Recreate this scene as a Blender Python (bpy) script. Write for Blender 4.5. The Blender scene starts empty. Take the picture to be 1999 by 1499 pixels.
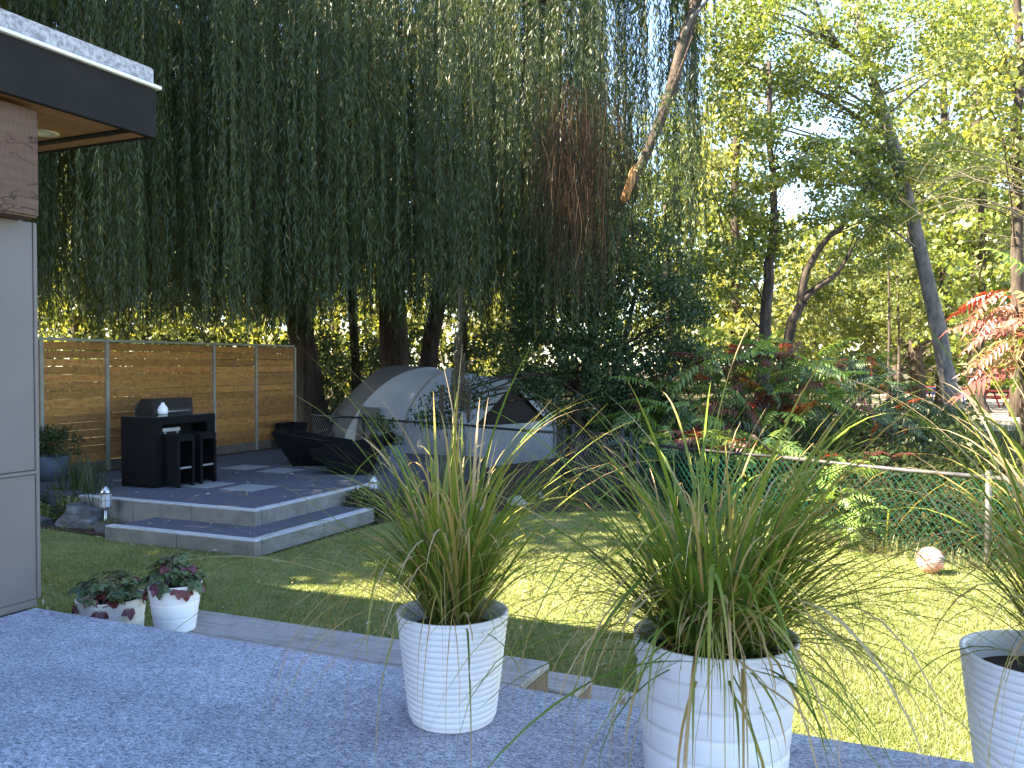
import bpy, bmesh, math, random
import numpy as np
from mathutils import Vector, noise as mnoise

random.seed(7)
rng = np.random.default_rng(7)
SC = bpy.context.scene
COL = SC.collection
R = math.radians

# ------------------------------------------------------------------ camera
CAMZ, YAW, PITCH, FPX = 2.0, R(24), R(1.3), 1697.0
cam_d = bpy.data.cameras.new('camera'); cam = bpy.data.objects.new('camera', cam_d); COL.objects.link(cam)
cam.location = (0, 0, CAMZ); cam.rotation_euler = (R(90) - PITCH, 0, YAW)
cam_d.sensor_width = 36; cam_d.lens = 36 * FPX / 1999; cam_d.clip_start = 0.05; cam_d.clip_end = 2000
SC.camera = cam
# ------------------------------------------------------------------ sky and sun
TO_SUN = Vector((-3.3, -2.2, 3.85)).normalized()
W = bpy.data.worlds.new('World'); SC.world = W; W.use_nodes = True
wn = W.node_tree.nodes; wl = W.node_tree.links
sky = wn.new('ShaderNodeTexSky'); sky.sky_type = 'NISHITA'; sky.sun_disc = False
sky.sun_elevation = math.asin(TO_SUN.z); sky.sun_rotation = math.atan2(TO_SUN.x, TO_SUN.y)
sky.air_density = 1.0; sky.dust_density = 0.25; sky.ozone_density = 1.6
wn['Background'].inputs[1].default_value = 0.078
wl.new(sky.outputs[0], wn['Background'].inputs[0])
sun_d = bpy.data.lights.new('sun', 'SUN'); sun_d.energy = 5.0; sun_d.angle = R(0.55); sun_d.color = (1.0, 0.88, 0.66)
sun = bpy.data.objects.new('sun', sun_d); COL.objects.link(sun)
sun.rotation_euler = (-TO_SUN).to_track_quat('-Z', 'Y').to_euler()
# ------------------------------------------------------------------ exposure and renderer
SC.view_settings.view_transform = 'Standard'; SC.view_settings.look = 'None'
SC.view_settings.exposure = 3.35; SC.view_settings.gamma = 1.0
SC.render.engine = 'CYCLES'
SC.cycles.max_bounces = 6; SC.cycles.diffuse_bounces = 4; SC.cycles.transmission_bounces = 4
SC.cycles.glossy_bounces = 2; SC.cycles.transparent_max_bounces = 4
SC.cycles.use_denoising = True
SC.cycles.sample_clamp_indirect = 6.0

# ------------------------------------------------------------------ measuring helper: point seen in a direction at a depth
_F = np.array([-math.sin(YAW) * math.cos(PITCH), math.cos(YAW) * math.cos(PITCH), -math.sin(PITCH)])
_R = np.array([math.cos(YAW), math.sin(YAW), 0.0]); _U = np.cross(_R, _F)
def at(x, y, d):
    return Vector(np.array([0, 0, CAMZ]) + d * (_F + (x - 999.5) / FPX * _R - (y - 749.5) / FPX * _U))
def atz(x, y, z):
    r = _F + (x - 999.5) / FPX * _R - (y - 749.5) / FPX * _U
    return Vector(np.array([0, 0, CAMZ]) + r * ((z - CAMZ) / r[2]))
RIGHT = Vector(_R); FWD = Vector((-math.sin(YAW), math.cos(YAW), 0))

# ------------------------------------------------------------------ materials
def new_mat(name):
    m = bpy.data.materials.new(name); m.use_nodes = True
    nt = m.node_tree; nt.nodes.clear()
    out = nt.nodes.new('ShaderNodeOutputMaterial')
    return m, nt, out
def N(nt, typ, **kw):
    n = nt.nodes.new(typ)
    for k, v in kw.items(): setattr(n, k, v)
    return n
def ramp(nt, fac, stops, interp='LINEAR'):
    r = N(nt, 'ShaderNodeValToRGB'); cr = r.color_ramp; cr.interpolation = interp
    while len(cr.elements) < len(stops): cr.elements.new(0.5)
    for e, (p, c) in zip(cr.elements, stops):
        e.position = p; e.color = (*c, 1)
    nt.links.new(fac, r.inputs[0]); return r.outputs[0]
def coords(nt, scale=(1, 1, 1), kind='Object'):
    tc = N(nt, 'ShaderNodeTexCoord'); mp = N(nt, 'ShaderNodeMapping')
    mp.inputs['Scale'].default_value = scale
    nt.links.new(tc.outputs[kind], mp.inputs[0]); return mp.outputs[0]
def world_coords(nt, scale=(1, 1, 1), rz=0):
    g = N(nt, 'ShaderNodeNewGeometry'); mp = N(nt, 'ShaderNodeMapping')
    mp.inputs['Scale'].default_value = scale; mp.inputs['Rotation'].default_value = (0, 0, rz)
    nt.links.new(g.outputs['Position'], mp.inputs[0]); return mp.outputs[0]
def noise(nt, vec, scale, detail=4, rough=0.6, dist=0.0):
    n = N(nt, 'ShaderNodeTexNoise'); n.inputs['Scale'].default_value = scale
    n.inputs['Detail'].default_value = detail; n.inputs['Roughness'].default_value = rough
    n.inputs['Distortion'].default_value = dist
    nt.links.new(vec, n.inputs['Vector']); return n.outputs['Fac']
def mixc(nt, fac, a, b, mode='MIX'):
    m = N(nt, 'ShaderNodeMix', data_type='RGBA', blend_type=mode)
    if isinstance(fac, float): m.inputs[0].default_value = fac
    else: nt.links.new(fac, m.inputs[0])
    for s, v in ((6, a), (7, b)):
        if isinstance(v, tuple): m.inputs[s].default_value = (*v, 1)
        else: nt.links.new(v, m.inputs[s])
    return m.outputs[2]
def surf(name, stops, scale=8, rough=0.7, spec=0.3, stretch=(1, 1, 1), bump=0.0, bscale=None, rnd=0.0, metal=0.0, detail=5, world=False, dirt=None, rz=0):
    """principled surface whose colour runs over a noise; rnd varies brightness from object to object; dirt = (colour, scale, amount)"""
    m, nt, out = new_mat(name)
    vec = world_coords(nt, stretch, rz) if world else coords(nt, stretch)
    oi = N(nt, 'ShaderNodeObjectInfo')
    if not world:
        ad = N(nt, 'ShaderNodeVectorMath', operation='ADD'); sc = N(nt, 'ShaderNodeVectorMath', operation='SCALE')
        cb = N(nt, 'ShaderNodeCombineXYZ')
        for i in range(3): nt.links.new(oi.outputs['Random'], cb.inputs[i])
        nt.links.new(cb.outputs[0], sc.inputs[0]); sc.inputs['Scale'].default_value = 37.0
        nt.links.new(vec, ad.inputs[0]); nt.links.new(sc.outputs[0], ad.inputs[1]); vec = ad.outputs[0]
    f = noise(nt, vec, scale, detail)
    c = ramp(nt, f, stops)
    if dirt:
        df = noise(nt, world_coords(nt), dirt[1], 6, 0.7)
        mr = N(nt, 'ShaderNodeMapRange'); mr.inputs[1].default_value = 0.48; mr.inputs[2].default_value = 0.72
        mr.inputs[4].default_value = dirt[2]; nt.links.new(df, mr.inputs[0])
        c = mixc(nt, mr.outputs[0], c, dirt[0])
    if rnd:
        hs = N(nt, 'ShaderNodeHueSaturation'); mr2 = N(nt, 'ShaderNodeMapRange')
        mr2.inputs[3].default_value = 1 - rnd; mr2.inputs[4].default_value = 1 + rnd
        nt.links.new(oi.outputs['Random'], mr2.inputs[0]); nt.links.new(mr2.outputs[0], hs.inputs['Value'])
        nt.links.new(c, hs.inputs['Color']); c = hs.outputs[0]
    b = N(nt, 'ShaderNodeBsdfPrincipled')
    nt.links.new(c, b.inputs['Base Color']); b.inputs['Roughness'].default_value = rough
    b.inputs['Specular IOR Level'].default_value = spec; b.inputs['Metallic'].default_value = metal
    if bump:
        bp = N(nt, 'ShaderNodeBump'); bp.inputs['Strength'].default_value = bump; bp.inputs['Distance'].default_value = 0.02
        bf = noise(nt, vec, bscale or scale, 6, 0.7); nt.links.new(bf, bp.inputs['Height']); nt.links.new(bp.outputs[0], b.inputs['Normal'])
    nt.links.new(b.outputs[0], out.inputs[0]); return m
def leaf(name, stops, trans=0.35, tcol=None, gloss=0.05, grough=0.45, rnd=False):
    """thin leaf: diffuse front, light through it, a little sheen; the mesh carries a tint per leaf"""
    m, nt, out = new_mat(name)
    if rnd:
        oi = N(nt, 'ShaderNodeObjectInfo'); fac = oi.outputs['Random']
    else:
        a = N(nt, 'ShaderNodeAttribute', attribute_name='tint'); fac = a.outputs['Fac']
    c = ramp(nt, fac, stops)
    d = N(nt, 'ShaderNodeBsdfDiffuse'); t = N(nt, 'ShaderNodeBsdfTranslucent'); g = N(nt, 'ShaderNodeBsdfGlossy')
    g.inputs['Roughness'].default_value = grough
    nt.links.new(c, d.inputs[0])
    tc = mixc(nt, 1.0, c, tcol or (1.35, 1.25, 0.6), 'MULTIPLY'); nt.links.new(tc, t.inputs[0])
    m1 = N(nt, 'ShaderNodeMixShader'); m1.inputs[0].default_value = trans
    nt.links.new(d.outputs[0], m1.inputs[1]); nt.links.new(t.outputs[0], m1.inputs[2])
    m2 = N(nt, 'ShaderNodeMixShader'); m2.inputs[0].default_value = gloss
    nt.links.new(m1.outputs[0], m2.inputs[1]); nt.links.new(g.outputs[0], m2.inputs[2])
    nt.links.new(m2.outputs[0], out.inputs[0]); return m

M = {}
# deck membrane: grey vinyl with light and dark flecks
m, nt, out = new_mat('deck_membrane')
v1 = world_coords(nt, (1.0, 2.1, 1.0), R(-14)); v2 = world_coords(nt, (1.7, 1.0, 1.0), R(30))
f1 = noise(nt, v1, 50, 3, 0.7, 1.6); f2 = noise(nt, v2, 34, 3, 0.6, 1.0); f3 = noise(nt, v1, 2.2, 4)
c1 = ramp(nt, f1, [(0.37, (0.10, 0.106, 0.14)), (0.46, (0.27, 0.28, 0.34)), (0.54, (0.53, 0.54, 0.61)), (0.66, (0.76, 0.76, 0.82))])
c2 = ramp(nt, f2, [(0.38, (0.62, 0.62, 0.66)), (0.60, (1.0, 1.0, 1.0))])
c3 = ramp(nt, f3, [(0.32, (0.74, 0.74, 0.75)), (0.66, (1.0, 1.0, 1.0))])
cc = mixc(nt, 1.0, mixc(nt, 0.8, c1, c2, 'MULTIPLY'), c3, 'MULTIPLY')
b = N(nt, 'ShaderNodeBsdfPrincipled'); nt.links.new(cc, b.inputs['Base Color']); b.inputs['Roughness'].default_value = 0.55
bp = N(nt, 'ShaderNodeBump'); bp.inputs['Strength'].default_value = 0.25; bp.inputs['Distance'].default_value = 0.004
nt.links.new(f1, bp.inputs['Height']); nt.links.new(bp.outputs[0], b.inputs['Normal']); nt.links.new(b.outputs[0], out.inputs[0])
M['deck'] = m
M['panel'] = surf('wall_panel_paint', [(0.3, (0.132, 0.114, 0.114)), (0.7, (0.152, 0.133, 0.132))], 3, 0.6, 0.3, bump=0.05, bscale=120, dirt=((0.15, 0.14, 0.135), 1.5, 0.35))
M['trim'] = surf('trim_metal', [(0.3, (0.125, 0.110, 0.104)), (0.7, (0.15, 0.132, 0.124))], 6, 0.5)
# weathered timber with drying cracks
m, nt, out = new_mat('cracked_timber')
v = coords(nt, (1, 0.6, 1)); vc = coords(nt, (1, 0.55, 1.5))
fg = noise(nt, coords(nt, (1, 0.8, 9)), 5, 7, 0.72, 0.6); fb = noise(nt, v, 3.0, 4); fr2 = noise(nt, coords(nt, (1, 7, 1.2)), 9, 5, 0.7)
c = mixc(nt, fb, ramp(nt, fg, [(0.28, (0.045, 0.029, 0.021)), (0.5, (0.09, 0.058, 0.043)), (0.75, (0.15, 0.105, 0.082))]), (0.11, 0.052, 0.031))
c = mixc(nt, 0.5, c, ramp(nt, fr2, [(0.3, (0.45, 0.43, 0.42)), (0.7, (1.15, 1.12, 1.1))]), 'MULTIPLY')
wv = N(nt, 'ShaderNodeTexNoise'); wv.inputs['Scale'].default_value = 6; wv.inputs['Detail'].default_value = 8; nt.links.new(vc, wv.inputs['Vector'])
mvv = mixc(nt, 0.22, vc, wv.outputs['Color'])
vo = N(nt, 'ShaderNodeTexVoronoi', feature='DISTANCE_TO_EDGE'); vo.inputs['Scale'].default_value = 9; nt.links.new(mvv, vo.inputs['Vector'])
cr = ramp(nt, vo.outputs[0], [(0.0, (0.0, 0.0, 0.0)), (0.03, (1, 1, 1))])
msk = ramp(nt, noise(nt, v, 7, 3), [(0.46, (1, 1, 1)), (0.54, (0, 0, 0))])
cr2 = mixc(nt, msk, cr, (1.0, 1.0, 1.0))
c = mixc(nt, 1.0, c, mixc(nt, cr2, (0.25, 0.2, 0.18), (1.0, 1.0, 1.0)), 'MULTIPLY')
b = N(nt, 'ShaderNodeBsdfPrincipled'); nt.links.new(c, b.inputs['Base Color']); b.inputs['Roughness'].default_value = 0.8
bp = N(nt, 'ShaderNodeBump'); bp.inputs['Strength'].default_value = 0.6; bp.inputs['Distance'].default_value = 0.008
nt.links.new(cr2, bp.inputs['Height']); nt.links.new(bp.outputs[0], b.inputs['Normal']); nt.links.new(b.outputs[0], out.inputs[0])
M['timber'] = m
M['fascia'] = surf('dark_fascia_metal', [(0.3, (0.014, 0.0135, 0.0145)), (0.7, (0.020, 0.0185, 0.018))], 5, 0.75, 0.08, dirt=((0.028, 0.026, 0.024), 3, 0.3))
M['membrane'] = surf('roof_membrane', [(0.36, (0.19, 0.19, 0.215)), (0.5, (0.31, 0.31, 0.335)), (0.64, (0.43, 0.43, 0.45))], 38, 0.7, bump=0.1, detail=4)
M['drip'] = surf('drip_edge_paint', [(0.3, (0.72, 0.73, 0.75)), (0.7, (0.80, 0.80, 0.82))], 6, 0.35)
M['soffit'] = surf('cedar_soffit', [(0.25, (0.20, 0.085, 0.035)), (0.55, (0.30, 0.14, 0.06)), (0.8, (0.36, 0.18, 0.08))], 5, 0.5, 0.4, stretch=(1, 6, 1), rnd=0.12)
M['darkwood'] = surf('dark_brown_wood', [(0.3, (0.05, 0.03, 0.025)), (0.7, (0.08, 0.05, 0.035))], 6, 0.6)
M['lampring'] = surf('brushed_ring', [(0.3, (0.55, 0.50, 0.40)), (0.7, (0.62, 0.57, 0.46))], 9, 0.35)
M['steps'] = surf('weathered_step_wood', [(0.25, (0.22, 0.19, 0.17)), (0.5, (0.33, 0.30, 0.275)), (0.75, (0.42, 0.39, 0.36))], 5, 0.8, stretch=(0.5, 9, 9), bump=0.25, rnd=0.08, dirt=((0.14, 0.11, 0.09), 6, 0.6))
M['stepend'] = surf('brown_step_wood', [(0.25, (0.10, 0.065, 0.042)), (0.5, (0.17, 0.12, 0.08)), (0.75, (0.24, 0.18, 0.125))], 6, 0.85, stretch=(9, 9, 1), bump=0.25)
M['concrete'] = surf('concrete_riser', [(0.3, (0.15, 0.14, 0.128)), (0.7, (0.22, 0.208, 0.19))], 5, 0.85, bump=0.2, bscale=60, dirt=((0.09, 0.08, 0.07), 3.5, 0.6), rnd=0.05)
M['coping'] = surf('pale_coping', [(0.3, (0.34, 0.34, 0.345)), (0.7, (0.44, 0.44, 0.44))], 12, 0.8, bump=0.15, bscale=60, dirt=((0.28, 0.26, 0.24), 5, 0.5), rnd=0.06)
M['patio'] = surf('dark_rubber_paving', [(0.34, (0.045, 0.048, 0.062)), (0.5, (0.075, 0.079, 0.10)), (0.68, (0.11, 0.114, 0.138))], 70, 0.9, bump=0.35, bscale=90, world=True, dirt=((0.12, 0.11, 0.10), 1.6, 0.3))
M['paver'] = surf('pale_paver', [(0.3, (0.19, 0.197, 0.20)), (0.7, (0.25, 0.257, 0.255))], 25, 0.85, bump=0.15, bscale=70, rnd=0.06, dirt=((0.28, 0.26, 0.23), 4, 0.5))
M['cedar'] = surf('cedar_board', [(0.22, (0.20, 0.078, 0.020)), (0.5, (0.36, 0.16, 0.040)), (0.78, (0.46, 0.235, 0.068))], 3.5, 0.65, 0.3, stretch=(4, 1.3, 22), rnd=0.27, bump=0.1, dirt=((0.10, 0.04, 0.02), 14, 0.75))
M['post'] = surf('grey_green_post', [(0.3, (0.22, 0.215, 0.17)), (0.7, (0.29, 0.28, 0.225))], 8, 0.6)
M['kick'] = surf('kick_board', [(0.3, (0.09, 0.07, 0.055)), (0.7, (0.15, 0.12, 0.09))], 7, 0.85)
M['wicker'] = surf('black_wicker', [(0.3, (0.004, 0.0038, 0.005)), (0.7, (0.009, 0.0085, 0.010))], 60, 0.6, 0.12, stretch=(1, 1, 3), bump=0.5, bscale=90)
M['blackplastic'] = surf('black_plastic', [(0.3, (0.005, 0.005, 0.006)), (0.7, (0.010, 0.010, 0.012))], 10, 0.55, 0.2)
M['glass'] = surf('dark_table_glass', [(0.3, (0.02, 0.025, 0.03)), (0.7, (0.03, 0.035, 0.04))], 3, 0.08, 0.6)
M['steel'] = surf('brushed_steel', [(0.3, (0.42, 0.42, 0.42)), (0.7, (0.55, 0.55, 0.55))], 20, 0.3, metal=0.9)
M['dullsteel'] = surf('dull_steel', [(0.3, (0.30, 0.30, 0.31)), (0.7, (0.38, 0.38, 0.39))], 15, 0.45, metal=0.6)
M['ceramic'] = surf('white_ceramic', [(0.3, (0.74, 0.74, 0.76)), (0.7, (0.80, 0.80, 0.82))], 4, 0.25, 0.5)
M['frost'] = surf('frosted_lens', [(0.3, (0.42, 0.47, 0.55)), (0.7, (0.52, 0.57, 0.65))], 5, 0.3)
M['hood'] = surf('brown_grill_lid', [(0.3, (0.022, 0.018, 0.017)), (0.7, (0.032, 0.026, 0.023))], 6, 0.5)
M['potwhite'] = surf('white_resin_pot', [(0.3, (0.74, 0.72, 0.73)), (0.7, (0.80, 0.78, 0.79))], 3, 0.42, 0.4, dirt=((0.55, 0.50, 0.45), 5.5, 0.28))
M['potcream'] = surf('cream_resin_pot', [(0.3, (0.72, 0.68, 0.62)), (0.7, (0.79, 0.75, 0.70))], 4, 0.45, 0.4, dirt=((0.42, 0.38, 0.32), 14, 0.4))
M['potgrey'] = surf('slate_blue_planter', [(0.3, (0.075, 0.09, 0.125)), (0.7, (0.11, 0.13, 0.17))], 8, 0.6)
M['soil'] = surf('potting_soil', [(0.3, (0.018, 0.012, 0.009)), (0.55, (0.045, 0.03, 0.02)), (0.75, (0.09, 0.065, 0.045))], 45, 0.95, bump=0.8)
M['bark'] = surf('rough_bark', [(0.3, (0.028, 0.021, 0.017)), (0.55, (0.068, 0.053, 0.043)), (0.78, (0.13, 0.105, 0.085))], 4, 0.9, 0.1, stretch=(2.2, 2.2, 0.5), bump=1.0, bscale=5)
M['willowbark'] = surf('willow_bark', [(0.3, (0.018, 0.013, 0.010)), (0.55, (0.042, 0.031, 0.024)), (0.78, (0.08, 0.06, 0.047))], 4, 0.95, 0.1, stretch=(2.5, 2.5, 0.45), bump=1.0, bscale=5)
M['palebark'] = surf('pale_bark', [(0.3, (0.07, 0.062, 0.054)), (0.55, (0.145, 0.13, 0.115)), (0.78, (0.23, 0.205, 0.18))], 4, 0.9, 0.1, stretch=(2, 2, 0.7), bump=0.7, bscale=5)
M['redbark'] = surf('warm_limb_bark', [(0.3, (0.05, 0.034, 0.026)), (0.55, (0.10, 0.072, 0.056)), (0.78, (0.17, 0.125, 0.098))], 3, 0.9, 0.1, stretch=(2.5, 2.5, 0.7), bump=0.9, bscale=5)
M['rawwood'] = surf('raw_split_wood', [(0.3, (0.20, 0.09, 0.035)), (0.55, (0.45, 0.23, 0.09)), (0.75, (0.60, 0.36, 0.16))], 9, 0.9, stretch=(3, 3, 0.7), bump=0.8)
M['twig'] = surf('thin_twig', [(0.3, (0.09, 0.075, 0.05)), (0.7, (0.16, 0.135, 0.095))], 10, 0.9)
M['willowtwig'] = surf('willow_twig', [(0.3, (0.035, 0.032, 0.016)), (0.7, (0.07, 0.06, 0.03))], 6, 0.8)
M['tentlight'] = surf('tent_fabric_pale', [(0.3, (0.40, 0.41, 0.43)), (0.7, (0.47, 0.48, 0.50))], 2, 0.7, 0.2, bump=0.15, bscale=4)
M['tentdark'] = surf('tent_fabric_taupe', [(0.3, (0.115, 0.105, 0.10)), (0.7, (0.15, 0.138, 0.13))], 2, 0.7, 0.2, bump=0.15, bscale=4)
M['tentmesh'] = surf('tent_dark_netting', [(0.3, (0.022, 0.018, 0.016)), (0.7, (0.045, 0.036, 0.030))], 5, 0.9)
M['tentpole'] = surf('tent_pole_tape', [(0.3, (0.26, 0.22, 0.18)), (0.7, (0.34, 0.29, 0.24))], 5, 0.6)
M['greenwire'] = surf('green_vinyl_wire', [(0.3, (0.005, 0.095, 0.06)), (0.7, (0.008, 0.135, 0.085))], 6, 0.4, 0.5)
M['blackwire'] = surf('black_vinyl_wire', [(0.3, (0.012, 0.012, 0.012)), (0.7, (0.03, 0.03, 0.03))], 6, 0.5)
M['greywire'] = surf('galvanised_wire', [(0.3, (0.13, 0.13, 0.14)), (0.7, (0.2, 0.2, 0.21))], 6, 0.5)
M['rail'] = surf('galvanised_rail', [(0.3, (0.055, 0.052, 0.055)), (0.7, (0.11, 0.105, 0.105))], 12, 0.5, metal=0.2, dirt=((0.03, 0.028, 0.025), 6, 0.8))
M['rock'] = surf('grey_rock', [(0.32, (0.035, 0.035, 0.04)), (0.5, (0.09, 0.09, 0.098)), (0.62, (0.16, 0.165, 0.18)), (0.72, (0.33, 0.36, 0.42))], 3.2, 0.9, stretch=(1, 1, 2.5), bump=1.0, bscale=9)
M['palerock'] = surf('pale_stone', [(0.3, (0.32, 0.30, 0.28)), (0.7, (0.50, 0.48, 0.45))], 6, 0.9, bump=0.6)
M['redpaint'] = surf('red_paint', [(0.3, (0.42, 0.025, 0.03)), (0.7, (0.52, 0.045, 0.045))], 6, 0.5)
M['bluepaint'] = surf('blue_paint', [(0.3, (0.03, 0.09, 0.38)), (0.7, (0.05, 0.14, 0.5))], 6, 0.5)
M['hose'] = surf('garden_hose', [(0.3, (0.30, 0.34, 0.30)), (0.7, (0.4, 0.44, 0.40))], 6, 0.5)
# ball: faded red with a worn pale patch
m, nt, out = new_mat('faded_ball')
cc = ramp(nt, noise(nt, coords(nt), 7, 4), [(0.36, (0.50, 0.09, 0.08)), (0.50, (0.58, 0.30, 0.27)), (0.60, (0.62, 0.46, 0.43))])
b = N(nt, 'ShaderNodeBsdfPrincipled'); nt.links.new(cc, b.inputs['Base Color']); b.inputs['Roughness'].default_value = 0.4
nt.links.new(b.outputs[0], out.inputs[0]); M['ball'] = m
# ground sheets
M['ground'] = surf('woodland_floor', [(0.3, (0.028, 0.026, 0.013)), (0.5, (0.05, 0.043, 0.023)), (0.7, (0.085, 0.07, 0.04))], 3.5, 0.95, 0.1, world=True, bump=0.6)
M['picnic'] = surf('dry_dirt', [(0.3, (0.34, 0.27, 0.19)), (0.7, (0.46, 0.37, 0.27))], 1.3, 0.95, 0.1, world=True, dirt=((0.24, 0.19, 0.12), 3.0, 0.6))
M['bed'] = surf('garden_bed_soil', [(0.3, (0.03, 0.02, 0.015)), (0.55, (0.065, 0.045, 0.032)), (0.75, (0.13, 0.10, 0.07))], 18, 0.95, 0.1, world=True, bump=0.8)
M['lawn'] = surf('lawn_turf', [(0.3, (0.10, 0.135, 0.03)), (0.5, (0.185, 0.21, 0.07)), (0.72, (0.28, 0.275, 0.115))], 2.0, 0.95, 0.05, world=True, bump=0.7, bscale=90, dirt=((0.23, 0.19, 0.075), 22, 0.45))
# leaves
M['willow'] = leaf('willow_leaf', [(0.0, (0.017, 0.031, 0.008)), (0.5, (0.038, 0.062, 0.013)), (0.90, (0.085, 0.115, 0.026)), (0.96, (0.17, 0.15, 0.03)), (1.0, (0.24, 0.18, 0.04))], 0.32, gloss=0.035, grough=0.4)
M['deadstrand'] = leaf('dead_willow_strand', [(0.0, (0.018, 0.012, 0.009)), (1.0, (0.062, 0.040, 0.029))], 0.15, gloss=0.0)
M['cotton'] = leaf('cottonwood_leaf', [(0.0, (0.07, 0.105, 0.022)), (0.5, (0.125, 0.17, 0.03)), (0.9, (0.20, 0.22, 0.042)), (1.0, (0.36, 0.30, 0.05))], 0.52, gloss=0.06)
M['lime'] = leaf('yellow_green_leaf', [(0.0, (0.095, 0.125, 0.028)), (0.5, (0.165, 0.185, 0.045)), (1.0, (0.28, 0.265, 0.075))], 0.55, gloss=0.04)
M['bgleaf'] = leaf('background_leaf', [(0.0, (0.07, 0.10, 0.024)), (0.5, (0.13, 0.16, 0.04)), (1.0, (0.23, 0.235, 0.07))], 0.52, gloss=0.04)
M['darkleaf'] = leaf('dark_shrub_leaf', [(0.0, (0.014, 0.034, 0.013)), (0.6, (0.032, 0.062, 0.020)), (0.95, (0.065, 0.10, 0.03)), (1.0, (0.12, 0.15, 0.05))], 0.3, gloss=0.03)
M['shadebramble'] = leaf('shade_dark_bramble_leaf', [(0.0, (0.010, 0.016, 0.007)), (0.6, (0.022, 0.032, 0.012)), (0.9, (0.05, 0.04, 0.02)), (1.0, (0.09, 0.06, 0.03))], 0.15, gloss=0.0)  # near-black leaf colour stands in for the shade behind the green fence
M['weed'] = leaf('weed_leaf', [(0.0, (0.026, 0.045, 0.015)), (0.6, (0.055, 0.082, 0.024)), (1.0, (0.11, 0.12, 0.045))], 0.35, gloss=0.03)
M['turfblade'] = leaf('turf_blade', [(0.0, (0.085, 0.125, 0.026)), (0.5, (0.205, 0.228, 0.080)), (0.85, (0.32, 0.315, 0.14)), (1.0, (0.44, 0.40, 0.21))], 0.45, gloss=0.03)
M['sumacgreen'] = leaf('sumac_green', [(0.0, (0.07, 0.13, 0.026)), (0.6, (0.13, 0.21, 0.04)), (1.0, (0.21, 0.28, 0.055))], 0.45, rnd=True)
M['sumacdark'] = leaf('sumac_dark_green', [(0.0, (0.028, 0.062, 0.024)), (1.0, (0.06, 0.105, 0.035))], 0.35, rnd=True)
M['sumaclime'] = leaf('sumac_lime', [(0.0, (0.15, 0.26, 0.04)), (1.0, (0.23, 0.33, 0.06))], 0.5, rnd=True)
M['sumacred'] = leaf('sumac_red', [(0.0, (0.22, 0.02, 0.015)), (0.6, (0.33, 0.045, 0.02)), (1.0, (0.38, 0.11, 0.02))], 0.45, (1.3, 0.9, 0.6), rnd=True)
M['sumacmaroon'] = leaf('sumac_maroon', [(0.0, (0.10, 0.022, 0.022)), (1.0, (0.19, 0.06, 0.035))], 0.35, (1.3, 0.9, 0.7), rnd=True)
M['sumacpink'] = leaf('sumac_faded_pink', [(0.0, (0.30, 0.06, 0.055)), (0.5, (0.33, 0.15, 0.11)), (1.0, (0.22, 0.24, 0.08))], 0.4, (1.1, 0.95, 0.8), rnd=True)
M['blade'] = leaf('fountain_grass_blade', [(0.0, (0.06, 0.11, 0.02)), (0.45, (0.15, 0.21, 0.03)), (0.70, (0.25, 0.25, 0.05)), (0.86, (0.40, 0.26, 0.10)), (1.0, (0.46, 0.34, 0.20))], 0.42, gloss=0.02)
M['berryleaf'] = leaf('strawberry_leaf', [(0.0, (0.045, 0.075, 0.03)), (0.6, (0.085, 0.12, 0.04)), (1.0, (0.13, 0.16, 0.06))], 0.25, rnd=True)
M['berryred'] = leaf('strawberry_leaf_red', [(0.0, (0.12, 0.018, 0.018)), (0.5, (0.15, 0.035, 0.035)), (1.0, (0.13, 0.035, 0.065))], 0.25, (1.2, 0.9, 0.8), rnd=True)
M['plume'] = leaf('reed_plume', [(0.0, (0.07, 0.055, 0.042)), (1.0, (0.18, 0.15, 0.12))], 0.3, gloss=0.0)
M['petal'] = surf('white_petal', [(0.3, (0.75, 0.75, 0.72)), (0.7, (0.8, 0.8, 0.78))], 5, 0.6)
M['dryleaf'] = leaf('fallen_dry_leaf', [(0.0, (0.20, 0.15, 0.07)), (0.5, (0.36, 0.30, 0.16)), (1.0, (0.46, 0.44, 0.32))], 0.2, gloss=0.02)

# ------------------------------------------------------------------ objects and tags
def tag(o, label=None, cat=None, group=None, kind=None):
    if label: o['label'] = label
    if cat: o['category'] = cat
    if group: o['group'] = group
    if kind: o['kind'] = kind
    return o
def empty(name, loc, label, cat, group=None, kind=None):
    o = bpy.data.objects.new(name, None); COL.objects.link(o); o.location = loc
    o.empty_display_size = 0.1
    return tag(o, label, cat, group, kind)
def link(name, me, parent=None):
    o = bpy.data.objects.new(name, me); COL.objects.link(o)
    if parent is not None:
        o.parent = parent; o.matrix_parent_inverse.translation = -Vector(world_loc(parent))
    return o
def world_loc(o):
    # every parent here is unrotated and unscaled, so its place is the sum of the locations up the chain (meshes are in world units)
    if o.parent is None: return o.location.copy()
    return Vector((0, 0, 0)) + o.location
def np_mesh(name, verts, faces, mat, smooth=False, tint=None):
    """verts (n,3), faces (m,k) of one size"""
    verts = np.asarray(verts, np.float32); faces = np.asarray(faces, np.int32)
    me = bpy.data.meshes.new(name); nv = len(verts); nf, k = faces.shape
    me.vertices.add(nv); me.vertices.foreach_set('co', verts.ravel())
    me.loops.add(nf * k); me.loops.foreach_set('vertex_index', faces.ravel())
    me.polygons.add(nf); me.polygons.foreach_set('loop_start', np.arange(0, nf * k, k, dtype=np.int32))
    if smooth: me.polygons.foreach_set('use_smooth', np.ones(nf, bool))
    me.update(calc_edges=True)
    if tint is not None:
        a = me.attributes.new('tint', 'FLOAT', 'POINT'); a.data.foreach_set('value', np.asarray(tint, np.float32))
    me.materials.append(mat)
    return me

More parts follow.
